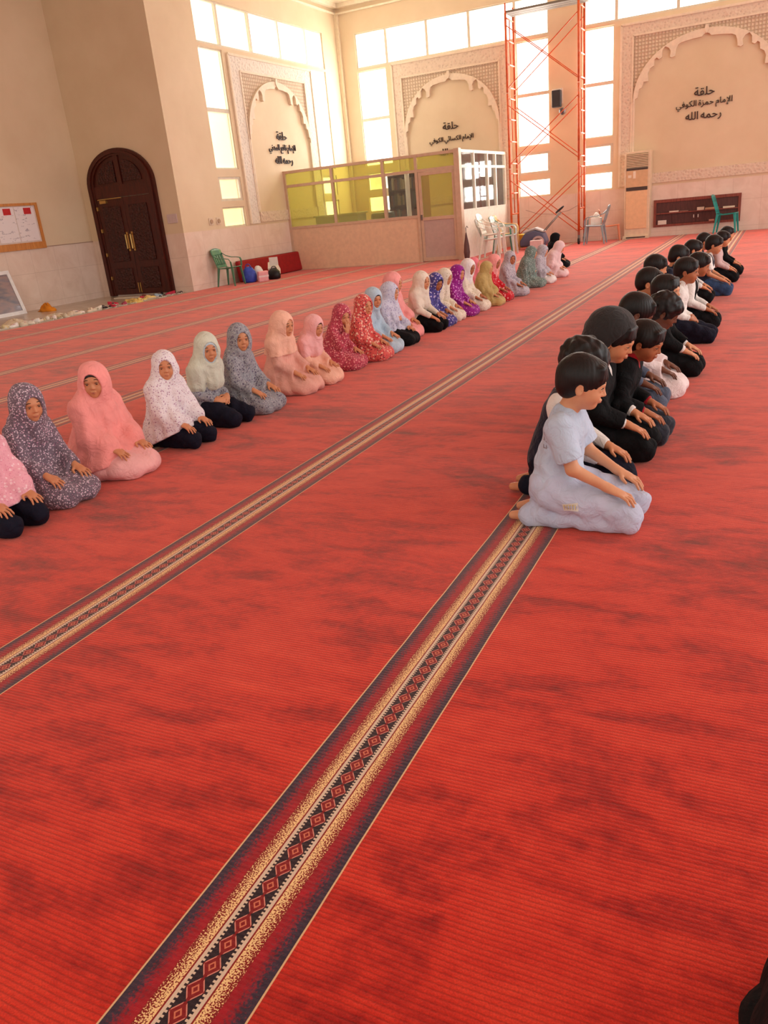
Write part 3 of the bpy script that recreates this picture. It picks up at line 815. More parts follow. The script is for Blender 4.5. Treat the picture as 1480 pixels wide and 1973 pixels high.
# ------------------------------------------------------------------ standing air conditioner
t = thing('floor_air_conditioner', 'tall cream floor-standing air conditioner against the back wall', 'air conditioner', (-3.21, 21.47, 0))
ac = plain('cream_ac_casing', (226, 204, 172), .45); acf = plain('peach_ac_front', (232, 190, 146), .4); dkk = plain('dark_grille', (74, 60, 54), .5)
MB().box(-.30, .30, -.15, .18, .06, 2.0).build('casing', ac, t, bevel=.012)
MB().box(-.26, .24, -.17, -.15, .24, 1.12).build('front_panel', acf, t, bevel=.006)
MB().box(-.26, .24, -.168, -.15, 1.20, 1.58).build('upper_panel', plain('tan_ac_panel', (214, 176, 134), .4), t, bevel=.004)
g = MB().box(-.26, .24, -.16, -.15, 1.64, 1.95); g.build('louvre_recess', plain('olive_louvre_backing', (150, 128, 92), .5), t)  # olive backing behind the louvre slats
for k in range(8): MB().box(-.26, .24, -.178, -.158, 1.655 + k * .037, 1.672 + k * .037).build('louvre', ac, t)
MB().box(-.26, .24, -.172, -.15, 1.585, 1.63).build('outlet_slot', dkk, t); MB().box(-.26, .24, -.172, -.15, 1.12, 1.20).build('control_panel', dkk, t)
MB().box(-.10, -.04, -.172, -.165, 1.40, 1.56).box(-.22, -.14, -.172, -.165, 1.42, 1.48).build('sticker', plain('pale_sticker', (236, 222, 200), .5), t)
MB().box(-.33, .30, -.19, .19, 0, .07).build('base', ac, t, bevel=.008)
MB().box(-.24, .22, -.195, -.185, .02, .05).build('intake_grille', dkk, t)

# ------------------------------------------------------------------ wooden recess shelf
t = thing('wall_cabinet', 'long low reddish wooden cabinet set into the back wall dado', 'cabinet', (-1.86, YB, 0))
cw = wood_mat('reddish_cabinet_wood', (112, 50, 40), (146, 74, 56), .45); cd = wood_mat('dark_cabinet_back', (70, 40, 38), (96, 56, 50), .55)
f = MB().box(-.99, .99, -.04, 0, .78, .85).box(-.99, .99, -.04, 0, .22, .27).box(-.99, -.93, -.04, 0, .22, .85).box(.93, .99, -.04, 0, .22, .85)
f.build('frame', cw, t, bevel=.004)
MB().box(-.93, .93, -.02, -.005, .27, .78).build('back_panel', cd, t)
MB().box(-.93, .93, -.075, -.005, .515, .54).build('shelf', cw, t)
for s in (-1, 1):
    o = MB().box(min(s * .005, s * .55), max(s * .005, s * .55), -.035, -.02, .28, .51).build('door', cd, t, bevel=.003)
    MB().box(s * .05 - .010, s * .05 + .010, -.06, -.035, .38, .45).build('knob', plain('pale_metal_pull', (206, 196, 184), .3, .6), o)
for i, (x0, x1, z, h, c, lb) in enumerate(((-.62, -.40, .54, .035, (214, 196, 180), 'pale flat booklet at the left end of the cabinet shelf'),
        (-.38, -.18, .54, .02, (150, 110, 96), 'brown flat booklet on the cabinet shelf left of the middle'),
        (.02, .18, .54, .07, (220, 206, 190), 'thick pale book lying on the middle of the cabinet shelf'),
        (.20, .50, .54, .045, (196, 160, 130), 'tan book lying right of the thick pale book on the shelf'),
        (.60, .86, .54, .04, (226, 206, 180), 'cream book lying at the right end of the cabinet shelf'))):
    tag(MB().box(-1.86 + x0, -1.86 + x1, YB - .073, YB - .025, z, z + h).build('booklet', plain('booklet_cover_%d' % i, c, .6), bevel=.003), lb, 'book')
for i, (x0, x1, h, c, lb) in enumerate(((-.88, -.68, .10, (220, 210, 196), 'white folded paper stack at the bottom left of the cabinet'), (.30, .42, .04, (206, 150, 130), 'small pinkish box at the bottom right of the cabinet'))):
    tag(MB().box(-1.86 + x0, -1.86 + x1, YB - .06, YB - .022, .271, .271 + h).build('paper_stack', plain('stack_paper_%d' % i, c, .7), bevel=.003), lb, 'paper')

# speaker and camera on the pier
t = thing('wall_speaker', 'black speaker on a white bracket, high on the pier behind the scaffold', 'speaker', (-5.22, YB, 3.42))
MB().box(-.13, .13, -.05, 0, -.12, .22).build('bracket', plain('white_bracket', (226, 220, 208), .5), t)
MB().box(-.11, .11, -.20, -.05, -.20, .18).build('cabinet', plain('black_speaker_cloth', (54, 56, 58), .7), t, bevel=.015)
t = thing('wall_camera', 'small dark camera on an arm just below the black speaker', 'camera', (-5.07, YB, 3.10))
MB().tube([(0, 0, .06), (0, -.16, .06)], .018, 8).build('arm', steel, t)
MB().lathe([(.02, -.09), (.07, -.06), (.085, 0), (.075, .05), (.03, .07)], (0, -.17, .02), 14).build('housing', plain('dark_camera_housing', (88, 76, 74), .4), t, smooth=True)

# ------------------------------------------------------------------ red mattress and bags at the left wall
t = thing('floor_mattress', 'long red floor mattress standing on its edge against the left wall', 'mattress', (-11.08, 16.75, 0))
rm = plain('deep_red_velour', (150, 20, 22), .8, var=.12)
mm = MB(); mm.boxm(Matrix.Translation((0, 0, .235)) @ Matrix.Rotation(math.radians(-8), 4, 'Y'), .11, 2.75, .46)
mm.build('cushion', rm, t, bevel=.035)
pp = MB(); pp.tube([(.01, -1.36, .44), (-.045, -1.36, .46), (-.045, 1.36, .46), (.01, 1.36, .44)], .01, 6); pp.build('piping', plain('dark_red_piping', (110, 14, 18), .7), t, smooth=True)
def sack(name, label, cat, loc, r, h, rgb, mname, seed, sx=1.0, sy=1.0, handles=True):
    t = thing(name, label, cat, loc)
    rg = random.Random(seed); n = 18; prof = [(.75, 0), (1.0, .12), (1.05, .4), (.92, .7), (.6, .92), (.25, 1.0)]
    v = []; f = []
    for (q, z) in prof:
        for k in range(n):
            a = 2 * PI * k / n; w = 1 + .10 * math.sin(3 * a + seed) + .06 * math.sin(7 * a + z * 9) + rg.uniform(-.04, .04)
            v.append((r * q * w * sx * math.cos(a), r * q * w * sy * math.sin(a), h * z + rg.uniform(-.01, .01) * (z > 0)))
    for i in range(len(prof) - 1):
        for k in range(n): f.append((i * n + k, i * n + (k + 1) % n, (i + 1) * n + (k + 1) % n, (i + 1) * n + k))
    f += [tuple(range(n))[::-1], tuple((len(prof) - 1) * n + k for k in range(n))]
    MB().poly(v, f).build('bag_body', plain(mname, rgb, .5, var=.2), t, smooth=True)
    if handles:
        MB().tube([(r * .5 * math.cos(a), 0, h * .93 + h * .25 * math.sin(a)) for a in [PI * k / 8 for k in range(9)]], .009, 6).build('handle', plain(mname, rgb), t, smooth=True)
    return t
sack('shopping_bag', 'blue plastic bag at the left end of the red mattress', 'bag', (-10.72, 15.25, 0), .15, .34, (54, 76, 178), 'royal_blue_film', 1)
sack('shopping_bag', 'black bag between the pink packet and the white carton', 'bag', (-10.40, 15.80, 0), .14, .24, (24, 22, 26), 'black_film', 3)
sack('shopping_bag', 'small white bag lying behind the pink packet on the mattress side', 'bag', (-10.70, 15.60, 0), .11, .33, (226, 222, 216), 'white_film', 6, handles=False)
t = thing('gift_packet', 'pale pink square packet propped in front of the blue bag', 'packet', (-10.40, 15.32, 0), -.45)
MB().boxm(Matrix.Translation((0, 0, .115)) @ Matrix.Rotation(.12, 4, 'Y'), .08, .25, .22).build('wrapper', plain('pale_pink_wrapper', (232, 168, 170), .5), t, bevel=.012)
MB().boxm(Matrix.Translation((.035, 0, .115)) @ Matrix.Rotation(.12, 4, 'Y'), .015, .255, .04).build('band', plain('white_band', (236, 214, 210), .5), t)
t = thing('open_carton', 'white open carton tipped against the red mattress', 'box', (-10.62, 16.15, 0.0), .5)
wc_ = plain('white_card', (234, 230, 218), .6)
MB().boxm(Matrix.Translation((0, 0, .20)) @ Matrix.Rotation(.55, 4, 'X') @ Matrix.Rotation(-.3, 4, 'Y'), .20, .26, .28).build('carton', wc_, t, bevel=.006)
MB().boxm(Matrix.Translation((.02, -.14, .38)) @ Matrix.Rotation(.2, 4, 'X'), .20, .012, .18).build('flap', wc_, t)

# ------------------------------------------------------------------ shoes and cloths on the marble strip
def shoe(loc, rz, rgb, idx, label, group, s=1.0, sandal=False):
    t = thing('childs_shoe' if not sandal else 'childs_sandal', label, 'shoe', loc, rz, group, s)
    m = plain('shoe_upper_%d' % idx, rgb, .5)
    out = [(-.10, -.025), (-.07, -.034), (0, -.030), (.06, -.038), (.10, -.024), (.112, 0), (.10, .026), (.06, .036), (0, .028), (-.07, .032), (-.10, .023), (-.108, 0)]
    MB().prism(out, lambda u, v, d: (u, v, d), 0, .016).build('sole', plain('pale_sole', (206, 196, 180), .6), t, bevel=.004)
    if sandal:
        MB().tube([(.04, -.034, .012), (.045, -.02, .035), (.05, 0, .042), (.045, .02, .035), (.04, .034, .012)], .009, 6).tube([(-.06, -.03, .012), (-.07, -.015, .04), (-.072, .015, .04), (-.06, .03, .012)], .007, 6).build('strap', m, t, smooth=True)
    else:
        v = []; n = 14
        for (x, w, h) in [(-.10, .018, .058), (-.085, .030, .062), (-.04, .032, .056), (.0, .031, .046), (.05, .036, .036), (.085, .030, .028), (.105, .012, .018)]:
            for k in range(n):
                a = PI * k / (n - 1); v.append((x, w * math.cos(a), .014 + h * math.sin(a) ** .7 if 0 < k < n - 1 else .012))
        f = [(i * n + k, i * n + k + 1, (i + 1) * n + k + 1, (i + 1) * n + k) for i in range(6) for k in range(n - 1)]
        f += [tuple(range(n)), tuple(6 * n + k for k in range(n))[::-1]]
        MB().poly(v, f).build('upper', m, t, smooth=True)
        MB().box(-.02, .03, -.026, .026, .050, .056).build('strap', plain('shoe_strap_%d' % (idx % 3), [(220, 210, 200), (60, 50, 50), (200, 120, 120)][idx % 3]), t, bevel=.002)
pal = [(232, 222, 206), (226, 206, 180), (236, 232, 226), (214, 196, 150), (150, 170, 180), (196, 26, 62), (40, 30, 40), (232, 200, 120), (90, 70, 60), (206, 120, 130), (180, 60, 90), (44, 70, 130), (226, 170, 160), (30, 30, 36), (210, 196, 170), (60, 90, 120), (222, 190, 110), (240, 226, 220), (120, 60, 50), (34, 40, 60)]
rg = random.Random(11)
SH = []
for k in range(46):
    f_ = k / 45
    y = 9.15 + 4.55 * f_
    x = -11.46 - rg.uniform(0, .12 + .40 * (f_ > .62) * min(1, (1 - f_) * 6 + .3))
    if f_ > .55: ci = rg.choice([4, 5, 6, 7, 8, 9, 10, 11, 12, 13, 15, 16, 18, 19])
    else: ci = rg.choice([0, 1, 2, 3, 14, 17, 0, 2])
    if .50 < f_ < .58: ci = rg.choice([5, 6, 4])
    if .68 < f_ < .76: ci = 16
    tone = ['white', 'beige', 'white', 'khaki', 'grey-blue', 'crimson', 'black', 'yellow', 'brown', 'rose', 'magenta', 'blue', 'pink', 'black', 'cream', 'steel blue', 'golden yellow', 'white', 'maroon', 'navy'][ci]
    SH.append((x, y, ci, tone, f_))
for k, (x, y, ci, tone, f_) in enumerate(SH):
    where = 'near the framed picture' if f_ < .2 else 'below the notice board' if f_ < .45 else 'midway between board and door' if f_ < .62 else 'in front of the arched door' if f_ < .93 else 'by the pillar right of the door'
    shoe((x, y, -.012), rg.uniform(0, 6.28), pal[ci], ci, "%s child's %s on the marble edge %s" % (tone, 'sandal' if k % 3 == 0 else 'shoe', where), '%s %s %s' % (tone, 'sandals' if k % 3 == 0 else 'shoes', where), 1.0, k % 3 == 0)
def cloth(label, loc, r, h, rgb, mname, seed, name='crumpled_cloth'):
    rg = random.Random(seed); n = 26; rings = 7; v = []; f = []
    for i in range(rings):
        q = 1 - i / rings
        for k in range(n):
            a = 2 * PI * k / n
            w = 1 + .22 * math.sin(2 * a + seed) + .14 * math.sin(5 * a + seed * 2 + i) + rg.uniform(-.05, .05)
            v.append((r * q * w * math.cos(a), .7 * r * q * w * math.sin(a), h * (1 - q ** 2) * (1 + .35 * math.sin(3 * a + i * 1.3)) if i else 0))
    v.append((0, 0, h * .9))
    for i in range(rings - 1):
        for k in range(n): f.append((i * n + k, i * n + (k + 1) % n, (i + 1) * n + (k + 1) % n, (i + 1) * n + k))
    for k in range(n): f.append(((rings - 1) * n + k, (rings - 1) * n + (k + 1) % n, len(v) - 1))
    f.append(tuple(range(n))[::-1])
    o = MB().poly(v, f).build(name, plain(mname, rgb, .8, var=.15), smooth=True, loc=loc)
    tag(o, label, 'cloth')
cloth('bright orange crumpled cloth on the marble beside the framed picture', (-13.1, 11.55, -.012), .20, .13, (224, 138, 28), 'orange_fabric', 2)
cloth('cream crumpled cloth at the carpet edge nearest the framed picture', (-11.75, 9.6, -.012), .34, .09, (228, 214, 188), 'cream_fabric', 4)
cloth('pale ivory cloth lying between the cream cloth and the crimson shoes', (-11.72, 10.5, -.012), .24, .06, (232, 220, 196), 'ivory_fabric', 7)
cloth('golden yellow cloth at the carpet edge in front of the arched door', (-11.62, 12.4, -.012), .24, .06, (226, 196, 110), 'golden_fabric', 9)
tag(MB().box(-12.95, -12.15, 13.25, 13.42, -.012, .01).build('door_strip', plain('pale_metal_strip', (226, 216, 196), .4), bevel=.004), 'long pale metal strip on the marble before the arched door', 'strip')

# ------------------------------------------------------------------ people: smooth implicit surfaces meshed by surface nets
V3 = lambda *a: np.array(a, float)
class Field:
    def __init__(s, lo, hi, res):
        s.res = res
        s.ax = [np.arange(lo[i], hi[i] + res, res, dtype=np.float32) for i in range(3)]
        s.f = np.full([len(a) for a in s.ax], .35, np.float32)
    def sub(s, lo, hi):
        sl = []
        for i in range(3):
            a = max(0, int(np.searchsorted(s.ax[i], lo[i])) - 1); b = min(len(s.ax[i]), int(np.searchsorted(s.ax[i], hi[i])) + 1)
            if b <= a: return None
            sl.append(slice(a, b))
        g = [s.ax[0][sl[0]][:, None, None], s.ax[1][sl[1]][None, :, None], s.ax[2][sl[2]][None, None, :]]
        return tuple(sl), g
    def put(s, sl, d, k, op='u'):
        a = s.f[sl]
        if op == 'u':
            if k <= 0: s.f[sl] = np.minimum(a, d); return
            h = np.clip(.5 + .5 * (a - d) / k, 0, 1); s.f[sl] = a * (1 - h) + d * h - k * h * (1 - h)
        else:   # subtract
            d = -d
            if k <= 0: s.f[sl] = np.maximum(a, d); return
            h = np.clip(.5 - .5 * (a - d) / k, 0, 1); s.f[sl] = a * (1 - h) + d * h + k * h * (1 - h)
    @staticmethod
    def clipd(d, g, clip):
        for p, n in clip or ():
            n = np.asarray(n, float); n = n / np.linalg.norm(n)
            d = np.maximum(d, (g[0] - p[0]) * n[0] + (g[1] - p[1]) * n[1] + (g[2] - p[2]) * n[2])
        return d
    def cap(s, a, b, ra, rb=None, k=.02, op='u', clip=None):
        rb = ra if rb is None else rb; a = np.asarray(a, float); b = np.asarray(b, float)
        m = max(ra, rb) + k * 1.5 + s.res * 3
        r = s.sub(np.minimum(a, b) - m, np.maximum(a, b) + m)
        if not r: return s
        sl, g = r; ab = b - a; L = float(ab @ ab) + 1e-9
        P = [g[i] - a[i] for i in range(3)]
        h = np.clip((P[0] * ab[0] + P[1] * ab[1] + P[2] * ab[2]) / L, 0, 1)
        d = np.sqrt((P[0] - ab[0] * h) ** 2 + (P[1] - ab[1] * h) ** 2 + (P[2] - ab[2] * h) ** 2) - (ra + (rb - ra) * h)
        s.put(sl, s.clipd(d, g, clip).astype(np.float32), k, op); return s
    def ell(s, c, r, R=None, k=.02, op='u', clip=None):
        c = np.asarray(c, float); r = np.asarray(r, float)
        m = r.max() + k * 1.5 + s.res * 3
        q = s.sub(c - m, c + m)
        if not q: return s
        sl, g = q; P = [g[i] - c[i] for i in range(3)]
        if R is not None: P = [P[0] * R[0][i] + P[1] * R[1][i] + P[2] * R[2][i] for i in range(3)]
        k0 = np.sqrt((P[0] / r[0]) ** 2 + (P[1] / r[1]) ** 2 + (P[2] / r[2]) ** 2)
        k1 = np.sqrt((P[0] / r[0] ** 2) ** 2 + (P[1] / r[1] ** 2) ** 2 + (P[2] / r[2] ** 2) ** 2) + 1e-6
        d = k0 * (k0 - 1) / k1
        s.put(sl, s.clipd(d, g, clip).astype(np.float32), k, op); return s
    def plane(s, p, n):
        n = np.asarray(n, float); n = n / np.linalg.norm(n)
        d = (s.ax[0][:, None, None] - p[0]) * n[0] + (s.ax[1][None, :, None] - p[1]) * n[1] + (s.ax[2][None, None, :] - p[2]) * n[2]
        s.f = np.maximum(s.f, d.astype(np.float32)); return s
    def warp(s, fn):
        s.f += fn(s.ax[0][:, None, None], s.ax[1][None, :, None], s.ax[2][None, None, :]).astype(np.float32); return s
    def mesh(s, name):
        f = s.f
        f[0] = f[-1] = .1; f[:, 0] = f[:, -1] = .1; f[:, :, 0] = f[:, :, -1] = .1
        ins = f < 0
        nx, ny, nz = f.shape
        acc = np.zeros((nx - 1, ny - 1, nz - 1), np.int8)
        for i in (0, 1):
            for j in (0, 1):
                for k in (0, 1): acc += ins[i:nx - 1 + i, j:ny - 1 + j, k:nz - 1 + k]
        act = (acc > 0) & (acc < 8)
        ci = np.argwhere(act)
        idx = -np.ones(act.shape, np.int64); idx[act] = np.arange(len(ci))
        cf = [[[f[ci[:, 0] + i, ci[:, 1] + j, ci[:, 2] + k] for k in (0, 1)] for j in (0, 1)] for i in (0, 1)]
        acc_p = np.zeros((len(ci), 3)); cnt = np.zeros(len(ci))
        cor = [(i, j, k) for i in (0, 1) for j in (0, 1) for k in (0, 1)]
        for a in cor:
            for ax in range(3):
                if a[ax]: continue
                b = list(a); b[ax] = 1
                fa, fb = cf[a[0]][a[1]][a[2]], cf[b[0]][b[1]][b[2]]
                cr = (fa < 0) != (fb < 0)
                t = np.where(cr, fa / (fa - fb + 1e-12), 0)
                p = np.tile(np.array(a, float), (len(ci), 1)); p[:, ax] += t
                acc_p += p * cr[:, None]; cnt += cr
        P = (ci + acc_p / cnt[:, None]) * s.res + np.array([s.ax[0][0], s.ax[1][0], s.ax[2][0]])
        Q = []
        for ax in range(3):
            sl0 = [slice(None)] * 3; sl1 = [slice(None)] * 3
            sl0[ax] = slice(0, -1); sl1[ax] = slice(1, None)
            e = np.argwhere(ins[tuple(sl0)] != ins[tuple(sl1)])
            o = [(ax + 1) % 3, (ax + 2) % 3]
            e = e[(e[:, o[0]] > 0) & (e[:, o[1]] > 0) & (e[:, o[0]] < f.shape[o[0]] - 1) & (e[:, o[1]] < f.shape[o[1]] - 1)]
            def at(d0, d1):
                c = e.copy(); c[:, o[0]] -= d0; c[:, o[1]] -= d1
                return idx[c[:, 0], c[:, 1], c[:, 2]]
            q = np.stack([at(1, 1), at(0, 1), at(0, 0), at(1, 0)], 1)
            flip = ~ins[e[:, 0], e[:, 1], e[:, 2]]
            q[flip] = q[flip][:, ::-1]
            Q.append(q)
        Q = np.concatenate(Q).astype(np.int32)
        me = bpy.data.meshes.new(name)
        me.vertices.add(len(P)); me.vertices.foreach_set('co', P.astype(np.float32).ravel())
        me.loops.add(Q.size); me.loops.foreach_set('vertex_index', Q.ravel())
        me.polygons.add(len(Q)); me.polygons.foreach_set('loop_start', np.arange(0, Q.size, 4, dtype=np.int32))
        me.polygons.foreach_set('loop_total', np.full(len(Q), 4, np.int32))
        me.polygons.foreach_set('use_smooth', np.ones(len(Q), bool))
        me.update(calc_edges=True)
        return me

def rotm(yaw=0, pitch=0, roll=0):
    cy, sy, cp, sp, cr, sr = math.cos(yaw), math.sin(yaw), math.cos(pitch), math.sin(pitch), math.cos(roll), math.sin(roll)
    Rz = np.array([[cy, -sy, 0], [sy, cy, 0], [0, 0, 1]]); Ry = np.array([[cp, 0, sp], [0, 1, 0], [-sp, 0, cp]])
    Rx = np.array([[1, 0, 0], [0, cr, -sr], [0, sr, cr]])
    return Rz @ Ry @ Rx

def skel(lean=.10, hp=.1, hy=0.0, hr=0.0, arms='knees'):
    S = {}; c, s_ = math.cos(lean), math.sin(lean)
    def up(x, y, z):
        dx, dz = x + .03, z - .15
        return V3(-.03 + dx * c + dz * s_, y, .15 - dx * s_ + dz * c)
    S['pel'] = V3(-.035, 0, .17); S['waist'] = up(-.03, 0, .25); S['chest'] = up(-.01, 0, .37); S['nb'] = up(-.012, 0, .455)
    S['R'] = rotm(hy, hp, hr)
    S['hc'] = up(.012, 0, .50) + rotm(hy * .5, hp) @ V3(.018, 0, .082)
    for n, sg in (('l', 1), ('r', -1)):
        S['sh' + n] = up(-.01, sg * .108, .427)
        S['hip' + n] = V3(-.02, sg * .07, .15); S['kn' + n] = V3(.270, sg * .088, .050)
        S['an' + n] = V3(-.12, sg * .075, .038); S['to' + n] = V3(-.205, sg * .055, .022)
        mode = arms if isinstance(arms, str) else arms[n]
        if mode == 'knees': w, d, nn = V3(.195, sg * .105, .185), V3(.90, -sg * .04, -.40), V3(.4, 0, .9)
        elif mode == 'thigh': w, d, nn = V3(.105, sg * .11, .205), V3(.93, -sg * .20, -.25), V3(.2, 0, .95)
        elif mode == 'lap': w, d, nn = V3(.115, sg * .07, .20), V3(.45, -sg * .85, -.15), V3(.6, 0, .75)
        elif mode == 'side': w, d, nn = V3(.16, sg * .17, .13), V3(.75, sg * .05, -.65), V3(.5, sg * .3, .7)
        elif mode == 'face': w, d, nn = S['hc'] + V3(.055, sg * .035, -.16), V3(.2, -sg * .2, .95), V3(.9, sg * .3, 0)
        elif mode == 'fold': w, d, nn = up(.13, sg * .03, .30), V3(.1, -sg * .95, .1), V3(.9, 0, .3)
        sh = S['sh' + n]; v = w - sh; L = np.linalg.norm(v); a, b = .172, .158
        if L > a + b - .006: w = sh + v * (a + b - .006) / L; v = w - sh; L = a + b - .006
        x = (a * a - b * b + L * L) / (2 * L); h = math.sqrt(max(0, a * a - x * x))
        pole = V3(-.8, sg * .45, -.35); vn = v / L; pole = pole - vn * (pole @ vn); pole /= np.linalg.norm(pole)
        S['el' + n] = sh + vn * x + pole * h; S['wr' + n] = w
        d = d / np.linalg.norm(d); nn = nn - d * (nn @ d); nn /= np.linalg.norm(nn); S['hd' + n] = (d, nn, np.cross(nn, d) * sg)
    return S

def hand(F, w, fr, sc=1.0):
    """palm, four unequal bent fingers and a thumb leaving the side of the palm"""
    d, n, a = fr         # d towards the fingers, n back of the hand, a towards the little finger
    R = np.stack([d, a, n], 1)
    F.ell(w + d * .030, V3(.040, .026, .0125) * sc, R, k=.008)
    F.cap(w - d * .012, w + d * .01, .0165, .016, k=.012)
    for off, L1, L2, r in ((-.0195, .026, .022, .0064), (-.0066, .030, .025, .0066), (.0066, .028, .023, .0064), (.0188, .021, .018, .0056)):
        off, L1, L2, r = off * 1.12, L1 * sc * 1.06, L2 * sc * 1.06, r * 1.04
        b = w + d * (.060 - abs(off) * .25) + a * off
        m = b + (d * .90 + a * off * 14 - n * .12) / np.linalg.norm(d * .90 + a * off * 14 - n * .12) * L1
        t = m + (d * .80 - n * .60 + a * off * 9) / np.linalg.norm(d * .80 - n * .60 + a * off * 9) * L2
        F.cap(b - d * .012, m, r * 1.12, r, k=.0015); F.cap(m, t, r, r * .82, k=.0015)
    b = w + d * .012 - a * .020
    m = b + (d * .55 - a * .8 - n * .25) * .028; t = m + (d * .88 - a * .25 - n * .3) * .024
    F.cap(b, m, .0095, .0078, k=.006); F.cap(m, t, .0078, .0062, k=.002)

def head_field(F, S, fine=True):
    R, c = S['R'], S['hc']; g = lambda x, y, z: c + R @ V3(x, y, z)
    F.ell(g(-.012, 0, .026), (.088, .073, .076), R, k=.01)
    F.ell(g(.020, 0, -.024), (.060, .057, .072), R, k=.03)
    F.ell(g(.050, 0, -.074), (.022, .022, .018), R, k=.022)
    for sg in (-1, 1): F.ell(g(.050, sg * .029, -.034), (.024, .024, .026), R, k=.016)
    F.cap(g(.073, -.022, .014), g(.073, .022, .014), .008, k=.016)
    F.cap(g(.079, 0, -.002), g(.090, 0, -.024), .0052, .0078, k=.009)
    if fine:
        for sg in (-1, 1):
            F.ell(g(.083, sg * .0085, -.027), (.0075, .006, .0055), R, k=.004)
            F.ell(g(.085, sg * .028, -.003), (.013, .0155, .0095), R, k=.009, op='s')
            F.ell(g(.068, sg * .0275, -.004), (.0115, .0145, .0115), R, k=.003)
        F.ell(g(.079, 0, -.0475), (.009, .017, .0048), R, k=.004); F.ell(g(.077, 0, -.0555), (.009, .014, .0055), R, k=.004)
        F.ell(g(.086, 0, -.0512), (.006, .016, .0012), R, k=.002, op='s')
    for sg in (-1, 1):
        F.ell(g(-.004, sg * .072, -.012), (.017, .008, .026), R @ rotm(sg * .45, -.15), k=.006)
        if fine: F.ell(g(.001, sg * .080, -.010), (.009, .005, .016), R @ rotm(sg * .45, -.15), k=.004, op='s')

def torso(F, S, inf, k=.04):
    for sg in (-1, 1):
        o = V3(0, sg, 0)
        F.cap(S['pel'] + o * .045, S['waist'] + o * .035, .078 + inf, .066 + inf, k=k)
        F.cap(S['waist'] + o * .035, S['chest'] + o * .045, .066 + inf, .066 + inf, k=k)
    F.cap(S['shl'] * .86 + S['chest'] * .14, S['shr'] * .86 + S['chest'] * .14, .040 + inf * .8, k=.045)
    F.cap(S['chest'], S['nb'], .062 + inf * .5, .040 + inf * .5, k=.04)

def legs(F, S, inf, k=.02, feet=True, clip=None):
    for n in 'lr':
        F.cap(S['hip' + n], S['kn' + n] + V3(0, 0, .020), .074 + inf, .040 + inf, k=k)
        F.cap(S['kn' + n] - V3(.01, 0, .008), S['an' + n], .038 + inf * .6, .032 + inf, k=k)
        if feet: F.cap(S['an' + n], S['to' + n], .026, .018, k=.015)

LO, HI = V3(-.34, -.34, -.01), V3(.45, .34, .82)
def body_mesh(S, res, fine=True):
    F = Field(V3(-.27, -.24, -.005), V3(.40, .24, .78), res)
    torso(F, S, 0.0, .03); legs(F, S, -.004)
    for n in 'lr':
        F.cap(S['sh' + n], S['el' + n], .034, .026, k=.02); F.cap(S['el' + n], S['wr' + n], .026, .0175, k=.012)
        hand(F, S['wr' + n], S['hd' + n], 1.12)
    F.cap(S['nb'] - V3(0, 0, .01), S['hc'] + S['R'] @ V3(-.02, 0, -.045), .036, .037, k=.02)
    head_field(F, S, fine)
    return F.mesh('body')

def noise3(x, y, z, f, seed=0.0):
    return (1 - 2 * np.abs(np.sin(x * f * .8 + z * f * .5 + 1.6 * np.sin(y * f * .5 + seed)))) * .45 + (np.sin(x * f * 1.7 + 2.1 * np.sin(y * f * .9 + seed) + seed) + np.sin(y * f * 1.5 + 1.7 * np.sin(z * f * 1.1 + seed * 2)) + np.sin(z * f * 1.3 + 1.9 * np.sin(x * f * .8 + seed * 3))) / 3

def hair_mesh(S, res, style=0, seed=0.0):
    R, c = S['R'], S['hc']; g = lambda x, y, z: c + R @ V3(x, y, z)
    F = Field(c - .15, c + .15, res)
    F.ell(g(-.014, 0, .028), (.098, .082, .084), R, k=.0)
    F.ell(g(-.048, 0, -.018), (.054, .064, .056), R, k=.02)
    if style == 1: F.ell(g(-.012, 0, .046), (.104, .090, .082), R, k=.02)      # thick curly top
    # face opening below the fringe, room for the ears
    F.ell(g(.108, 0, -.035), (.075, .078, .070), R, k=.006, op='s')
    F.ell(g(.050, 0, -.085), (.085, .085, .070), R, k=.006, op='s')
    for sg in (-1, 1): F.ell(g(.000, sg * .085, -.020), (.024, .022, .032), R, k=.004, op='s')
    for k in range(5):                                                    # fringe locks
        y = -.044 + .022 * k; F.cap(g(.056, y, .074), g(.079 - abs(y) * .40, y * 1.05, .044 - .007 * (k % 2)), .012, .006, k=.016)
    Ri = R.T
    def w(x, y, z):
        X = (x - c[0]) * Ri[0][0] + (y - c[1]) * Ri[0][1] + (z - c[2]) * Ri[0][2]
        Y = (x - c[0]) * Ri[1][0] + (y - c[1]) * Ri[1][1] + (z - c[2]) * Ri[1][2]
        Z = (x - c[0]) * Ri[2][0] + (y - c[1]) * Ri[2][1] + (z - c[2]) * Ri[2][2]
        if style == 1: return .0055 * noise3(X, Y, Z, 70, seed)
        th = np.arctan2(Y, X + .05)
        return .0008 * np.sin(th * 38 + 7 * np.sin(Z * 22 + seed)) + .0016 * noise3(X, Y, Z, 34, seed)
    F.warp(w)
    return F.mesh('hair')

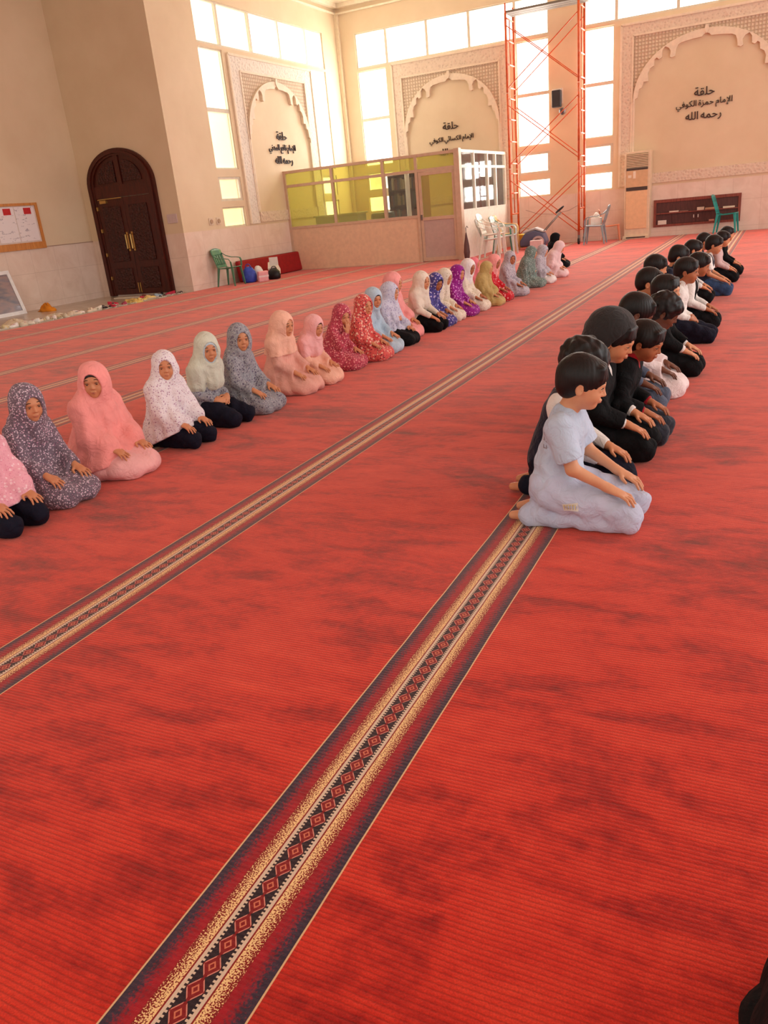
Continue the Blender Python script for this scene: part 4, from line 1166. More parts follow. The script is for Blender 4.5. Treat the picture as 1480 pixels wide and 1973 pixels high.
def shirt_mesh(S, res, sleeve='long', inf=.012, seed=0.0, hem=.13, fold=.003, cuff=.024, collar=False, k=.045, extra=None, name='shirt', bulk=.0):
    F = Field(LO, HI, res)
    torso(F, S, inf + bulk, k)
    F.cap(S['pel'] + V3(.03, -.05, -.03), S['pel'] + V3(.03, .05, -.03), .085 + inf + bulk, k=.03)
    for n in 'lr':
        sh, el, wr = S['sh' + n], S['el' + n], S['wr' + n]
        if sleeve == 'none': continue
        if sleeve == 'short':
            e = sh + (el - sh) * .80; F.cap(sh, sh + (el - sh) * 1.05, .046 + inf * .5, .052 + inf * .5, k=.022, clip=[(e, el - sh)])
        else:
            F.cap(sh, el, .042 + inf * .6 + bulk, .034 + inf * .5 + bulk, k=.025)
            e = el + (wr - el) * .93
            F.cap(el, wr, .034 + inf * .5 + bulk, cuff + bulk * .6, k=.014, clip=[(e, wr - el)])
    R, c = S['R'], S['hc']
    if collar: F.cap(S['nb'] + V3(0, 0, .0), S['nb'] + (S['hc'] - S['nb']) * .28, .047, .044, k=.012)
    # neck opening
    F.cap(S['nb'] + V3(.012, 0, .035), S['nb'] + V3(.03, 0, .12), .030 if not collar else .036, .05, k=.008, op='s')
    th = lambda x, y: np.arctan2(y, x + .02)
    F.warp(lambda x, y, z: fold * 1.1 * ((1 - 2 * np.abs(np.sin((z + .5 * x) * 38 + 1.4 * np.sin(y * 14 + seed)))) * .4 + .5 * np.sin((z + .5 * x) * 85 + 2.5 * np.sin(y * 16 + seed) + seed) * .6 + np.sin(th(x, y) * 9 + 5 * z + seed * 2) * .6 + .6 * noise3(x, y, z, 34, seed)))
    F.plane((0, 0, hem), (0, 0, -1) if hem > 0 else (0, 0, -1))
    return F.mesh(name)

def vest_mesh(S, res, inf=.020, seed=0.0, name='vest'):
    F = Field(LO, HI, res); torso(F, S, inf, .035)
    F.cap(S['pel'] + V3(.02, -.05, 0), S['pel'] + V3(.02, .05, 0), .082 + inf, k=.03)
    for n, sg in (('l', 1), ('r', -1)):
        F.cap(S['sh' + n] + V3(0, sg * .035, .0), S['sh' + n] * .5 + S['chest'] * .5 + V3(0, sg * .085, -.06), .050, .030, k=.01, op='s')
    nb = S['nb']; F.cap(nb + V3(.02, 0, .06), nb + V3(.10, 0, -.07), .050, .022, k=.01, op='s')
    F.cap(nb + V3(0, 0, .04), nb + V3(0, 0, .12), .05, .07, k=.01, op='s')
    F.warp(lambda x, y, z: .0025 * noise3(x, y, z, 28, seed))
    F.plane((0, 0, .12), (0, 0, -1))
    return F.mesh(name)

def pants_mesh(S, res, inf=.014, seed=0.0, k=.02, name='trousers', skirt=False, wide=.0):
    F = Field(LO, HI, res)
    F.cap(S['pel'] + V3(0, -.045, -.01), S['pel'] + V3(0, .045, -.01), .085 + inf, k=.03)
    F.cap(S['pel'] + V3(0, 0, 0), S['waist'], .078 + inf * .5, .066, k=.03)
    legs(F, S, inf, .075 if skirt else k, feet=False)
    for n in 'lr': F.cap(S['an' + n] + V3(.05, 0, .01), S['an' + n] + V3(.0, 0, 0), .048 + inf * .5, .036 + inf * .6, k=.02)
    if skirt:
        F.ell(V3(.07, 0, .055), V3(.275 + wide, .205 + wide, .09), k=.05)
        F.ell(V3(.0, 0, .10), V3(.18, .16 + wide, .11), k=.05)
        F.warp(lambda x, y, z: .0045 * np.sin(np.arctan2(y, x - .05) * 17 + 3 * np.sin(z * 22 + seed)) * np.clip((.16 - z) * 9, 0, 1) + .004 * noise3(x, y, z, 22, seed))
    else:
        F.warp(lambda x, y, z: .0045 * ((1 - 2 * np.abs(np.sin((x + z) * 30 + 1.5 * np.sin(y * 20 + seed)))) * .4 + np.sin((x - z * .6) * 62 + 2.4 * np.sin(y * 28 + seed)) * .7 + noise3(x, y, z, 27, seed)))
    F.plane((0, 0, .004), (0, 0, -1))
    return F.mesh(name)

def hood_into(F, S, inf=.0, chin=True, k=.03, drape=.0):
    R, c = S['R'], S['hc']; g = lambda x, y, z: c + R @ V3(x, y, z)
    F.ell(g(-.016, 0, .022), (.104 + inf, .088 + inf, .096 + inf), R, k=k)
    F.ell(g(.014, 0, -.030), (.082 + inf, .078 + inf, .090 + inf), R, k=.03)
    F.cap(g(-.03, 0, -.03), S['nb'] + V3(0, 0, -.01), .074 + inf, .080 + inf + drape, k=.04)
    for n, sg in (('l', 1), ('r', -1)): F.cap(g(-.012, sg * .040, -.045), S['sh' + n] * .8 + S['nb'] * .2, .045 + inf, .050 + inf, k=.05)
    F.cap(g(.02, 0, -.085), S['chest'] + V3(.05, 0, .02), .045 + inf, .05 + inf, k=.04)
def face_hole(F, S, band=0.0, size=1.0):
    R, c = S['R'], S['hc']; g = lambda x, y, z: c + R @ V3(x, y, z)
    F.ell(g(.100, 0, -.012 - band), (.066 * size, .054 * size, (.072 - band * .5) * size), R, k=.004, op='s')
    F.ell(g(.100, 0, -.045 - band), (.060 * size, .040 * size, (.050 - band * .5) * size), R, k=.02, op='s')

def scarf_mesh(S, res, length='short', seed=0.0, face=1.0, wide=0.0, hem=None, back=False, name='headscarf', fold=.004, tilt=0.0):
    F = Field(LO - V3(.06, .08, 0), HI + V3(.06, .08, .02), res)
    hood_into(F, S)
    if length in ('chest', 'long'):
        F.cap(S['shl'], S['shr'], .058, k=.06)
        F.cap(S['nb'] + V3(.02, 0, -.02), S['chest'] + V3(.035, 0, -.03), .085, .095, k=.05)
        F.cap(S['nb'] + V3(-.03, 0, 0), S['waist'] + V3(-.03, 0, .02), .08, .09, k=.05)
        for n in 'lr': F.cap(S['sh' + n], S['sh' + n] * .35 + S['el' + n] * .65, .055, .055, k=.05)
    else:
        F.cap(S['nb'] + V3(-.01, -.05, -.01), S['nb'] + V3(-.01, .05, -.01), .055, k=.05)
        F.cap(S['nb'] + V3(.01, 0, 0), S['chest'] + V3(.045, 0, .03), .060, .05, k=.04)
    if length == 'long':
        for n, sg in (('l', 1), ('r', -1)):
            F.cap(S['sh' + n], S['el' + n], .058, .062, k=.06)
            F.cap(S['el' + n], S['el' + n] * .25 + S['wr' + n] * .75, .060, .050, k=.06)
            F.cap(S['el' + n] * .4 + S['wr' + n] * .6, S['wr' + n] + V3(-.07, sg * .02, -.07), .05, .045 + wide, k=.06)
        F.cap(S['chest'], S['pel'], .105, .13 + wide, k=.07)
        F.ell(S['pel'] + V3(.03, 0, -.12), V3(.21 + wide, .22 + wide, .18), k=.09)
    if back:
        F.cap(S['hc'] + V3(-.06, 0, .0), S['pel'] + V3(-.07, 0, .04), .05, .075, k=.05)
    face_hole(F, S, size=face)
    nz = S['nb'][2] + .05
    def w(x, y, z):
        th = np.arctan2(y, x + .015)
        dn = np.clip((nz - z) * 5, 0, 1)
        a = fold * (.25 + 2.2 * dn)
        drap = (1 - 2 * np.abs(np.sin(th * 4 + 1.8 * np.sin(z * 9 + x * 6 + seed) + seed))) * .55 + np.sin(th * 17 + 3 * np.sin(z * 7 + seed * 2)) * .35
        curve = np.sin((np.sqrt((x - S['hc'][0] + .02) ** 2 + (y * 1.1) ** 2 + (z - S['hc'][2] - .05) ** 2)) * 95 + 1.5 * np.sin(th * 3 + seed)) * .45
        return a * drap + fold * curve * np.clip(1 - dn * .7, 0, 1)
    F.warp(w)
    if hem is not None: F.plane((0, 0, hem), (tilt, 0, -1))
    F.plane((0, 0, .004), (0, 0, -1))
    return F.mesh(name)

def dress_mesh(S, res, seed=0.0, wide=0.0, name='dress'):
    F = Field(LO - V3(.03, .03, 0), HI, res)
    torso(F, S, .018, .05)
    for n in 'lr':
        sh, el, wr = S['sh' + n], S['el' + n], S['wr' + n]
        F.cap(sh, el, .050, .046, k=.03); e = el + (wr - el) * .88
        F.cap(el, wr, .046, .036, k=.02, clip=[(e, wr - el)])
    F.cap(S['pel'] + V3(.02, -.05, 0), S['pel'] + V3(.02, .05, 0), .105, k=.05)
    legs(F, S, .014, .07, feet=False)
    F.ell(V3(.07, 0, .055), V3(.275 + wide, .205 + wide, .09), k=.05)
    def w(x, y, z):
        th = np.arctan2(y, x - .02)
        return .0045 * np.sin(th * 15 + 3 * np.sin(z * 13 + seed)) * np.clip(.4 + (.3 - z) * 2, .4, 1) + .0045 * noise3(x, y, z, 24, seed)
    F.warp(w); F.plane((0, 0, .004), (0, 0, -1))
    F.cap(S['nb'] + V3(.015, 0, .035), S['nb'] + V3(.03, 0, .12), .03, .05, k=.008, op='s')
    return F.mesh(name)

# ---- cloth materials
def fabric(name, rgb, rough=.85, var=.10, sc=40, sheen=.15):
    if name in MATS: return MATS[name]
    t = NT(name); c = srgb(*rgb)
    lo = tuple(x * (1 - var) for x in c[:3]) + (1,); hi = tuple(min(1, x * (1 + var)) for x in c[:3]) + (1,)
    t.set(color=t.ramp(t.noise(9, 3), [(.3, lo), (.7, hi)]), rough=rough, spec=.2, sheen=sheen)
    wr = t.m_('ADD', t.m_('MULTIPLY', t.noise(15, 3, .55, 1.8), 1.0), t.m_('MULTIPLY', t.noise(sc * 10, 2), .03))
    t.bump(wr, .55, .022)
    MATS[name] = t.m; return t.m
def floral(name, base, c1, c2, c3=None, sc=60, amt=.5, warp=.0):
    """small scattered flowers and leaves printed on cloth"""
    if name in MATS: return MATS[name]
    t = NT(name)
    v = t.vor(sc); d = v.outputs['Distance']; cc = v.outputs['Color']
    sep = t.node('ShaderNodeSeparateColor'); t.l.new(cc, sep.inputs[0])
    v2 = t.vor(sc * 1.9); sep2 = t.node('ShaderNodeSeparateColor'); t.l.new(v2.outputs['Color'], sep2.inputs[0])
    flower = t.m_('MULTIPLY', t.m_('LESS_THAN', t.m_('ADD', d, t.m_('MULTIPLY', t.noise(sc * 3, 1), .25)), .52), t.m_('LESS_THAN', sep.outputs[0], amt))
    leaf = t.m_('MULTIPLY', t.m_('LESS_THAN', v2.outputs['Distance'], .40), t.m_('LESS_THAN', sep2.outputs[1], amt * .8))
    col = t.mix(leaf, srgb(*base), srgb(*c2))
    col = t.mix(flower, col, srgb(*c1))
    if c3:
        big = t.m_('MULTIPLY', t.m_('LESS_THAN', d, .22), t.m_('GREATER_THAN', sep.outputs[2], .4))
        col = t.mix(big, col, srgb(*c3))
    t.set(color=col, rough=.85, spec=.2, sheen=.12)
    t.bump(t.noise(15, 3, .55, 1.8), .55, .022)
    MATS[name] = t.m; return t.m
def skin_mat(name, rgb):
    if name in MATS: return MATS[name]
    t = NT(name); c = srgb(*rgb)
    lo = (c[0] * .92, c[1] * .86, c[2] * .84, 1)
    t.set(color=t.ramp(t.noise(18, 3), [(.35, lo), (.65, c)]), rough=.5, spec=.35)
    t.b.inputs['Subsurface Weight'].default_value = .12; t.b.inputs['Subsurface Radius'].default_value = (.02, .008, .004); t.b.inputs['Subsurface Scale'].default_value = .5
    t.bump(t.noise(220, 2), .05, .001)
    MATS[name] = t.m; return t.m
hairm = NT('near_black_hair'); _g = hairm.noise(120, 3, .6, .5, hairm.scale((1, 1, .15)))
hairm.set(color=hairm.ramp(_g, [(.3, srgb(9, 7, 7)), (.7, srgb(26, 20, 19))]), rough=.5, spec=.35); hairm.bump(_g, .4, .003); hairm = hairm.m
SK = {'fair': (216, 156, 118), 'mid': (208, 142, 102), 'tan': (176, 110, 74), 'dark': (110, 66, 46)}
eyew = plain('eye_white', (214, 206, 196), .25); eyeb = plain('dark_brown_iris', (34, 20, 14), .15); lipm = plain('muted_lip', (176, 98, 82), .6); lipd = plain('brown_lip', (120, 62, 52), .5); brow = plain('dark_eyebrow_hair', (34, 24, 20), .8)

def face_bits(root, S, gaze_down=False, dark=False):
    R, c = S['R'], S['hc']
    Rm = Matrix([list(map(float, r)) for r in R])
    g = lambda x, y, z: Vector((c + R @ V3(x, y, z)).tolist())
    for sg in (-1, 1):
        e = MB()
        n = 12; cc = V3(.0665, sg * .0275, -.004)
        v = []; f = []; mi = []
        for i in range(7):
            ph = PI / 2 * i / 6
            for k in range(n):
                a = 2 * PI * k / n
                p = V3(math.cos(ph) * .0138, math.sin(ph) * math.cos(a) * .0115, math.sin(ph) * math.sin(a) * (.0045 if gaze_down else .0062))
                v.append(tuple(g(*(cc + p))))
        for i in range(6):
            for k in range(n):
                f.append((i * n + k, i * n + (k + 1) % n, (i + 1) * n + (k + 1) % n, (i + 1) * n + k)); mi.append(1 if i < 3 else 0)
        e.v = v; e.f = f; e.mi = mi
        e.build('eye', [eyew, eyeb], root, smooth=True)
        q = [(.0775, .010, .019), (.0795, .018, .0235), (.077, .030, .0245), (.0705, .042, .019)]
        MB().tube([g(x, sg * y, z) for x, y, z in q], [.0016, .0026, .0024, .001], 6).build('eyebrow', brow, root, smooth=True)
        lid = [(.0745, .0150, -.0015), (.0800, .0215, .0035 - .004 * gaze_down), (.0795, .030, .0045 - .004 * gaze_down), (.0725, .0405, .0005)]
        MB().tube([g(x, sg * y, z) for x, y, z in lid], [.0010, .0018, .0018, .0008], 6).build('eyelash', brow, root, smooth=True)
    lp = MB()
    for z, r, w in ((-.0480, .0021, .0175), (-.0540, .0026, .0150)):
        lp.tube([g(.0745 + .0105 * math.cos(a * PI / 2) ** .8 , w * a, z - .001 * abs(a)) for a in (-.99, -.6, -.25, 0, .25, .6, .99)], [.0008, r * .8, r, r * .9, r, r * .8, .0008], 8)
    lp.build('lips', lipd if dark else lipm, root, smooth=True)

def part(me, name, mat, root):
    o = bpy.data.objects.new(name, me); COL.objects.link(o); me.materials.append(mat); o.parent = root
    return o

def person(label, head, top_z, lean=.1, hp=.12, hy=0.0, hr=0.0, yaw=0.0, arms='knees', res=.006, skin='mid', group=None, base_s=None):
    """head = (x, y) of the crown of the head on the plan, top_z its height"""
    S = skel(lean, hp, hy, hr, arms)
    crown = S['hc'] + S['R'] @ V3(-.014, 0, .115)
    s = base_s or top_z / crown[2]
    cy, sy = math.cos(yaw), math.sin(yaw)
    cx = crown[0] * cy - crown[1] * sy; cyy = crown[0] * sy + crown[1] * cy
    root = thing('person', label, 'person', (head[0] - cx * s, head[1] - cyy * s, 0.0), yaw, group, s)
    b = part(body_mesh(S, res * .85 if res < .007 else res, res < .009), 'body', skin_mat('skin_' + skin, SK[skin]), root)
    return root, S, res

GG = 'girls in headscarves kneeling in the left row'
GB = 'boys kneeling in the right row'
def girl(label, head, z, scarf, dress, kind='dress', length='short', hy=-.35, hp=.08, lean=.08, arms='knees', yaw=0.0, res=.006, skin='mid', skirt=None, hem=None,
         seed=1.0, face=1.0, wide=0.0, hairband=False, cuffs=None, bits=True, hr=0.0, inner=None, tilt=0.0, back=False, fold=.004):
    root, S, r = person(label, head, z, lean, hp, hy, hr, yaw, arms, res, skin, GG)
    part(scarf_mesh(S, r, length, seed, face, wide, hem, back, fold=fold, tilt=tilt), 'headscarf', scarf, root)
    if kind == 'dress': part(dress_mesh(S, r, seed, wide * .5), 'dress', dress, root)
    elif kind == 'blouse':
        part(shirt_mesh(S, r, 'long', .014, seed, .12, name='blouse', cuff=.030), 'blouse', dress, root)
        part(pants_mesh(S, r, .016, seed, name='trousers'), 'trousers', skirt, root)
    elif kind == 'skirt':
        part(shirt_mesh(S, r, 'long', .014, seed, .12, name='blouse', cuff=.030), 'blouse', dress, root)
        part(pants_mesh(S, r, .014, seed, skirt=True, name='skirt', wide=wide), 'skirt', skirt, root)
    if inner is not None:
        F = Field(S['hc'] - .16, S['hc'] + .16, r)
        hood_into(F, S, -.007); face_hole(F, S, .004, .93)
        part(F.mesh('underscarf'), 'underscarf', inner, root)
    if hairband:
        R, c = S['R'], S['hc']; F = Field(c - .14, c + .14, min(r, .005))
        g = lambda x, y, zz: c + R @ V3(x, y, zz)
        F.ell(g(-.012, 0, .026), (.0935, .0785, .081), R, k=0); F.ell(g(.098, 0, -.030), (.070, .070, .075), R, k=.004, op='s'); F.ell(g(0, 0, -.09), (.13, .13, .10), R, k=.004, op='s')
        part(F.mesh('hair'), 'hair', hairm, root)
    if bits: face_bits(root, S, hp > .3)
    return root, S

lilacf = floral('purple_grey_ditsy_floral', (122, 106, 118), (222, 202, 214), (70, 56, 74), (206, 130, 166), 92, .62)
coral = fabric('coral_pink_cloth', (244, 154, 148)); palepink = fabric('pale_pink_cotton', (240, 178, 176))
whitef = floral('white_sprig_floral', (236, 228, 232), (196, 168, 190), (212, 200, 208), (170, 120, 140), 72, .36)
mint = fabric('pale_sage_chiffon', (206, 208, 190)); greyf = floral('blue_grey_ditsy_floral', (150, 150, 156), (104, 96, 112), (190, 186, 190), (120, 110, 140), 60, .55)
navy = fabric('navy_school_cloth', (20, 20, 36), sheen=0.0); blackc = fabric('black_cloth', (12, 12, 15), sheen=0.0); under = fabric('pale_blue_grey_jersey', (186, 200, 206))
peach = fabric('peach_cloth', (240, 184, 160)); peach2 = fabric('dusty_peach_crepe', (228, 168, 152)); pinkw = floral('pink_white_print', (240, 176, 190), (250, 214, 220), (228, 150, 172), None, 55, .4)
redf = floral('rose_red_floral', (190, 74, 92), (236, 150, 150), (120, 40, 60), (240, 200, 190), 52, .6); redf2 = floral('coral_red_big_floral', (222, 96, 90), (246, 196, 176), (110, 40, 60), (250, 220, 170), 34, .55)
lblue = fabric('light_blue_jersey', (178, 200, 216)); lav = floral('pale_lavender_print', (204, 204, 222), (176, 170, 200), (226, 222, 232), None, 50, .5)
saln = fabric('salmon_pink_cloth', (242, 160, 156)); ivory = fabric('ivory_cloth', (230, 216, 198)); ivor2 = floral('ivory_sprig', (234, 222, 202), (206, 190, 160), (226, 196, 190), None, 44, .35)
purpf = floral('violet_blue_floral', (82, 76, 150), (214, 206, 232), (40, 34, 90), (150, 110, 190), 36, .55); mag = floral('magenta_dotted', (152, 36, 140), (222, 150, 214), (100, 20, 100), None, 40, .45)
olive = fabric('mustard_olive_cloth', (190, 164, 104)); redd = floral('bright_red_dotted', (204, 34, 48), (244, 170, 170), (150, 16, 30), None, 34, .4)
greenf = floral('grey_green_floral', (120, 138, 130), (176, 186, 178), (70, 88, 84), None, 50, .55); silver = floral('silver_grey_floral', (186, 180, 188), (150, 142, 156), (214, 208, 214), None, 46, .5)
whitec = fabric('white_cotton', (236, 230, 226)); pinkwhite = fabric('pinkish_white_cotton', (236, 206, 206)); rosec = fabric('rose_pink_cloth', (238, 130, 140))

girl('girl at the left photo edge in a light pink printed veil and navy trousers', (-3.30, 2.32), .62, pinkw, pinkw, 'blouse', 'long', hy=-.2, skirt=navy, hem=.07, tilt=.35, seed=2.2, wide=.02)
girl('girl in purple-grey floral dress and matching headscarf looking ahead, second from the left edge', (-3.36, 2.70), .625, lilacf, lilacf, 'dress', 'short', hy=-.30, hp=.14, seed=.7, wide=.02, arms='knees')
girl('girl in a plain coral pink veil reaching the floor, smiling towards the camera', (-3.36, 3.16), .64, coral, palepink, 'dress', 'long', hy=-.95, hp=.05, hem=.045, seed=1.3, wide=.03, hairband=True, tilt=.25, arms='knees')
girl('girl in a white sprigged veil over navy trousers, between the coral and sage veils', (-3.34, 3.72), .595, whitef, whitef, 'blouse', 'long', hy=-.80, hp=-.02, hem=.06, seed=3.1, skirt=navy, wide=.0, tilt=.4)
girl('girl with pale sage scarf over grey blouse, hands clasped on a navy skirt', (-3.36, 4.18), .625, mint, greyf, 'blouse', 'chest', hy=-.60, hp=.14, hem=.27, seed=4.4, skirt=navy, arms='lap', inner=under, face=1.1)
girl('girl in blue-grey floral dress and headscarf sitting next to the sage scarf', (-3.36, 4.55), .625, greyf, greyf, 'dress', 'short', hy=-.62, hp=.08, seed=5.2, arms='knees')
girl('tallest girl in peach scarf hanging down her back over a dusty peach dress', (-3.36, 5.13), .625, peach, peach2, 'dress', 'chest', hy=-.15, hp=.16, hem=.33, seed=6.1, back=True, wide=.03)
girl('small girl in a pale peach scarf with a ruffled peach dress, hands on knees', (-3.27, 5.45), .545, palepink, peach, 'dress', 'chest', hy=-.25, hp=.25, lean=.2, hem=.27, seed=7.7, hairband=True)
girl('girl in rose-red floral dress leaning forward with a hand at her face', (-3.30, 5.98), .555, redf, redf, 'dress', 'short', hy=-.5, hp=.3, lean=.28, arms={'l': 'knees', 'r': 'face'}, seed=8.3)
girl('girl in coral-red big-flowered dress directly behind the rose-red one', (-3.30, 6.38), .585, redf2, redf2, 'dress', 'short', hy=-.35, hp=.1, lean=.14, seed=9.1)
girl('girl in plain light blue scarf and dress with dark fringe showing', (-3.36, 6.72), .605, lblue, lblue, 'dress', 'short', hy=-.5, hp=.2, seed=1.9, hairband=True)
girl('girl in pale lavender veil with one hand raised and black skirt', (-3.38, 7.12), .61, lav, lav, 'skirt', 'long', hy=.05, hp=.1, hem=.12, seed=2.9, skirt=blackc, arms={'l': 'knees', 'r': 'fold'}, hairband=True)
girl('girl in salmon pink veil over pink dress behind the lavender veil', (-3.52, 7.52), .67, saln, saln, 'dress', 'long', hy=.05, hp=.12, hem=.10, seed=3.9, wide=-.01)
girl('girl in ivory veil with white sleeves and black trousers, hands on knees', (-3.36, 7.88), .63, ivory, ivory, 'blouse', 'chest', hy=-.3, hp=.1, hem=.24, seed=4.9, skirt=blackc)
girl('girl in violet-blue floral dress with dark hair showing at her forehead', (-3.32, 8.22), .57, purpf, purpf, 'dress', 'short', hy=-.45, hp=.35, lean=.2, seed=5.9, hairband=True, face=1.15, skin='tan')
girl('girl in ivory sprigged dress and scarf between the violet and magenta dresses', (-3.36, 8.60), .585, ivor2, ivor2, 'dress', 'chest', hy=-.2, hp=.3, lean=.16, hem=.24, seed=6.9, res=.008)
girl('girl in magenta dotted dress and headscarf', (-3.36, 8.97), .59, mag, mag, 'dress', 'short', hy=-.2, hp=.1, lean=.12, seed=7.9, res=.008, hairband=True)
girl('girl in white cap-like scarf and ivory dress right of the magenta dress', (-3.36, 9.38), .62, whitec, ivor2, 'dress', 'short', hy=-.3, hp=.25, seed=8.9, res=.008, skin='tan')
girl('girl in mustard olive veil hanging to the floor', (-3.27, 9.80), .545, olive, olive, 'dress', 'long', hy=-.1, hp=.2, lean=.1, hem=.03, seed=9.9, res=.008, bits=False)
girl('girl in bright red dotted dress with pinkish scarf next to the mustard veil', (-3.30, 10.22), .595, saln, redd, 'dress', 'short', hy=-.3, hp=.25, seed=1.1, res=.008, skin='tan')
girl('girl in rose pink veil sitting behind the mustard and red girls', (-3.78, 10.75), .54, rosec, rosec, 'dress', 'long', hy=.1, hp=.1, hem=.05, seed=2.1, res=.01, bits=False)
girl('girl in silver-grey floral dress facing the camera, right of the red dress', (-3.25, 10.72), .59, silver, silver, 'dress', 'chest', hy=-.75, hp=.1, hem=.22, seed=3.2, res=.008, hairband=True, skin='tan')
girl('girl in red floral veil sitting behind the silver-grey dress', (-3.62, 11.9), .50, redd, redd, 'dress', 'long', hy=-.1, hp=.1, hem=.04, seed=4.2, res=.01, bits=False)
girl('girl in grey-green floral veil and dress with hands at her face', (-3.20, 11.66), .575, greenf, greenf, 'dress', 'long', hy=.1, hp=.25, lean=.18, hem=.05, seed=5.3, res=.008, arms='fold', bits=False)
girl('girl in white dress and pale scarf right beside the grey-green veil', (-3.15, 12.12), .555, silver, whitec, 'dress', 'long', hy=-.1, hp=.3, lean=.2, hem=.10, seed=6.3, res=.008, bits=False)
girl('girl in pinkish white veil bending forward at the far end of the row', (-3.08, 12.95), .54, pinkwhite, pinkwhite, 'dress', 'long', hy=.0, hp=.5, lean=.35, hem=.05, seed=7.3, res=.008, bits=False)
girl('figure in a plain black veil sitting behind the far end of the girls row', (-3.58, 14.6), .60, blackc, blackc, 'dress', 'long', hy=.25, hp=.1, hem=.03, seed=8.3, res=.01, bits=False)

def boy(label, head, z, shirt, pants, sleeve='long', vest=None, jacket=None, hy=0.0, hp=.35, lean=.10, arms='knees', yaw=0.0, res=.006, skin='mid', style=0, seed=1.0, hood=False, collar=True, bits=True, hr=0.0, robe=False, jbulk=.012, cuff=.024):
    root, S, r = person(label, head, z, lean, hp, hy, hr, yaw, arms, res, skin, GB)
    part(hair_mesh(S, min(r, .0045), style, seed), 'hair', hairm, root)
    if robe:
        part(dress_mesh(S, r, seed, name='robe'), 'robe', shirt, root)
    else:
        part(shirt_mesh(S, r, sleeve, .010 if collar else .009, seed, .13, collar=collar, cuff=cuff, bulk=0.0), 'shirt', shirt, root)
        part(pants_mesh(S, r, .013, seed), 'trousers', pants, root)
    if vest is not None: part(vest_mesh(S, r, .018, seed), 'vest', vest, root)
    if jacket is not None:
        F = Field(LO, HI, r); inf = .020
        torso(F, S, inf, .04); F.cap(S['pel'] + V3(.03, -.05, -.02), S['pel'] + V3(.03, .05, -.02), .09 + inf, k=.03)
        for n in 'lr':
            sh, el, wr = S['sh' + n], S['el' + n], S['wr' + n]; e = el + (wr - el) * .84
            F.cap(sh, el, .050 + jbulk, .042 + jbulk * .7, k=.03); F.cap(el, wr, .042 + jbulk * .7, .036, k=.02, clip=[(e, wr - el)])
        nb = S['nb']; F.cap(nb + V3(.03, 0, .05), nb + V3(.12, 0, -.09), .042, .016, k=.006, op='s'); F.cap(nb + V3(0, 0, .035), nb + V3(.02, 0, .12), .046, .07, k=.006, op='s')
        F.warp(lambda x, y, zz: .004 * (np.sin((zz + .4 * x) * 70 + 2.2 * np.sin(y * 18 + seed)) * .6 + noise3(x, y, zz, 26, seed)))
        F.plane((0, 0, .10), (0, 0, -1))
        part(F.mesh('jacket'), 'jacket', jacket, root)
    if hood:
        R, c = S['R'], S['hc']; g = lambda x, y, zz: c + R @ V3(x, y, zz)
        F = Field(c - .20, c + .19, r)
        F.ell(g(-.034, 0, .036), (.116, .104, .106), R, k=.02); F.ell(g(-.060, 0, -.03), (.085, .088, .10), R, k=.03); F.cap(g(-.06, 0, -.05), S['nb'] + V3(-.03, 0, .0), .075, .085, k=.04)
        F.ell(g(.100, 0, -.010), (.108, .120, .105), R, k=.008, op='s'); F.ell(g(.05, 0, -.10), (.09, .09, .08), R, k=.01, op='s')
        F.warp(lambda x, y, zz: .003 * noise3(x, y, zz, 30, seed))
        part(F.mesh('hood'), 'hood', hood if not isinstance(hood, bool) else jacket, root)
    if bits: face_bits(root, S, hp > .28, skin == 'dark')
    return root, S

tee = fabric('pale_blue_grey_jersey_tee', (188, 202, 222)); teep = fabric('pale_lilac_grey_trousers', (190, 196, 218)); wshirt = fabric('white_school_shirt', (232, 226, 220)); char = fabric('charcoal_trousers', (44, 46, 56))
denim = fabric('grey_blue_denim', (84, 92, 110)); jean = fabric('blue_jeans', (48, 70, 104)); navyv = fabric('navy_vest_wool', (26, 28, 46)); blk = fabric('black_jacket_cloth', (10, 10, 12), sheen=0.0); gsh = fabric('pale_grey_green_shirt', (176, 186, 176)); pkgr = fabric('pinkish_grey_sweater', (206, 176, 172)); thobe = fabric('white_thobe_cotton', (232, 214, 212)); hoodm = fabric('black_ribbed_hood', (46, 44, 44))

r0, S0 = boy('nearest boy in pale blue T-shirt and trousers looking down, bare arm on his thigh', (-.62, 3.01), .69, tee, teep, 'short', hy=.12, hp=.28, lean=.06, collar=False, res=.005, seed=.4, skin='fair')
# printed mark down the back and badge on the thigh, both too small to read in the photograph
from mathutils.bvhtree import BVHTree
def printed(root, on, name, mat, outlines, frame):
    """small print laid on a garment: outlines are polygons in the (u, v) frame, cast onto the cloth"""
    me = on.data
    bvh = BVHTree.FromPolygons([v.co.copy() for v in me.vertices], [tuple(p.vertices) for p in me.polygons])
    o, u, v, d = [Vector(q) for q in frame]
    mb = MB()
    for poly in outlines:
        pts = []
        for (a, b) in poly:
            src = o + u * a + v * b
            hit = bvh.ray_cast(src, d)[0]
            if hit is None: break
            pts.append(hit - d * .0025)
        if len(pts) < len(poly) or max(p.y for p in pts) - min(p.y for p in pts) > .04: continue
        mb.poly(pts, [tuple(range(len(pts)))])
    return mb.build(name, mat, root)
kids = {c.name.split('.')[0]: c for c in bpy.data.objects if c.parent == r0}
Q = lambda x0, x1, y0, y1: [(x0, y0), (x1, y0), (x1, y1), (x0, y1)]
fr_ = ((.03, -.5, .095), (1, 0, .12), (-.1, 0, 1), (0, 1, 0))
printed(r0, kids['trousers'], 'printed_badge', plain('pale_cream_print', (222, 222, 214), .7), [Q(i * .012, i * .012 + .012, 0, .034) for i in range(5)], fr_)
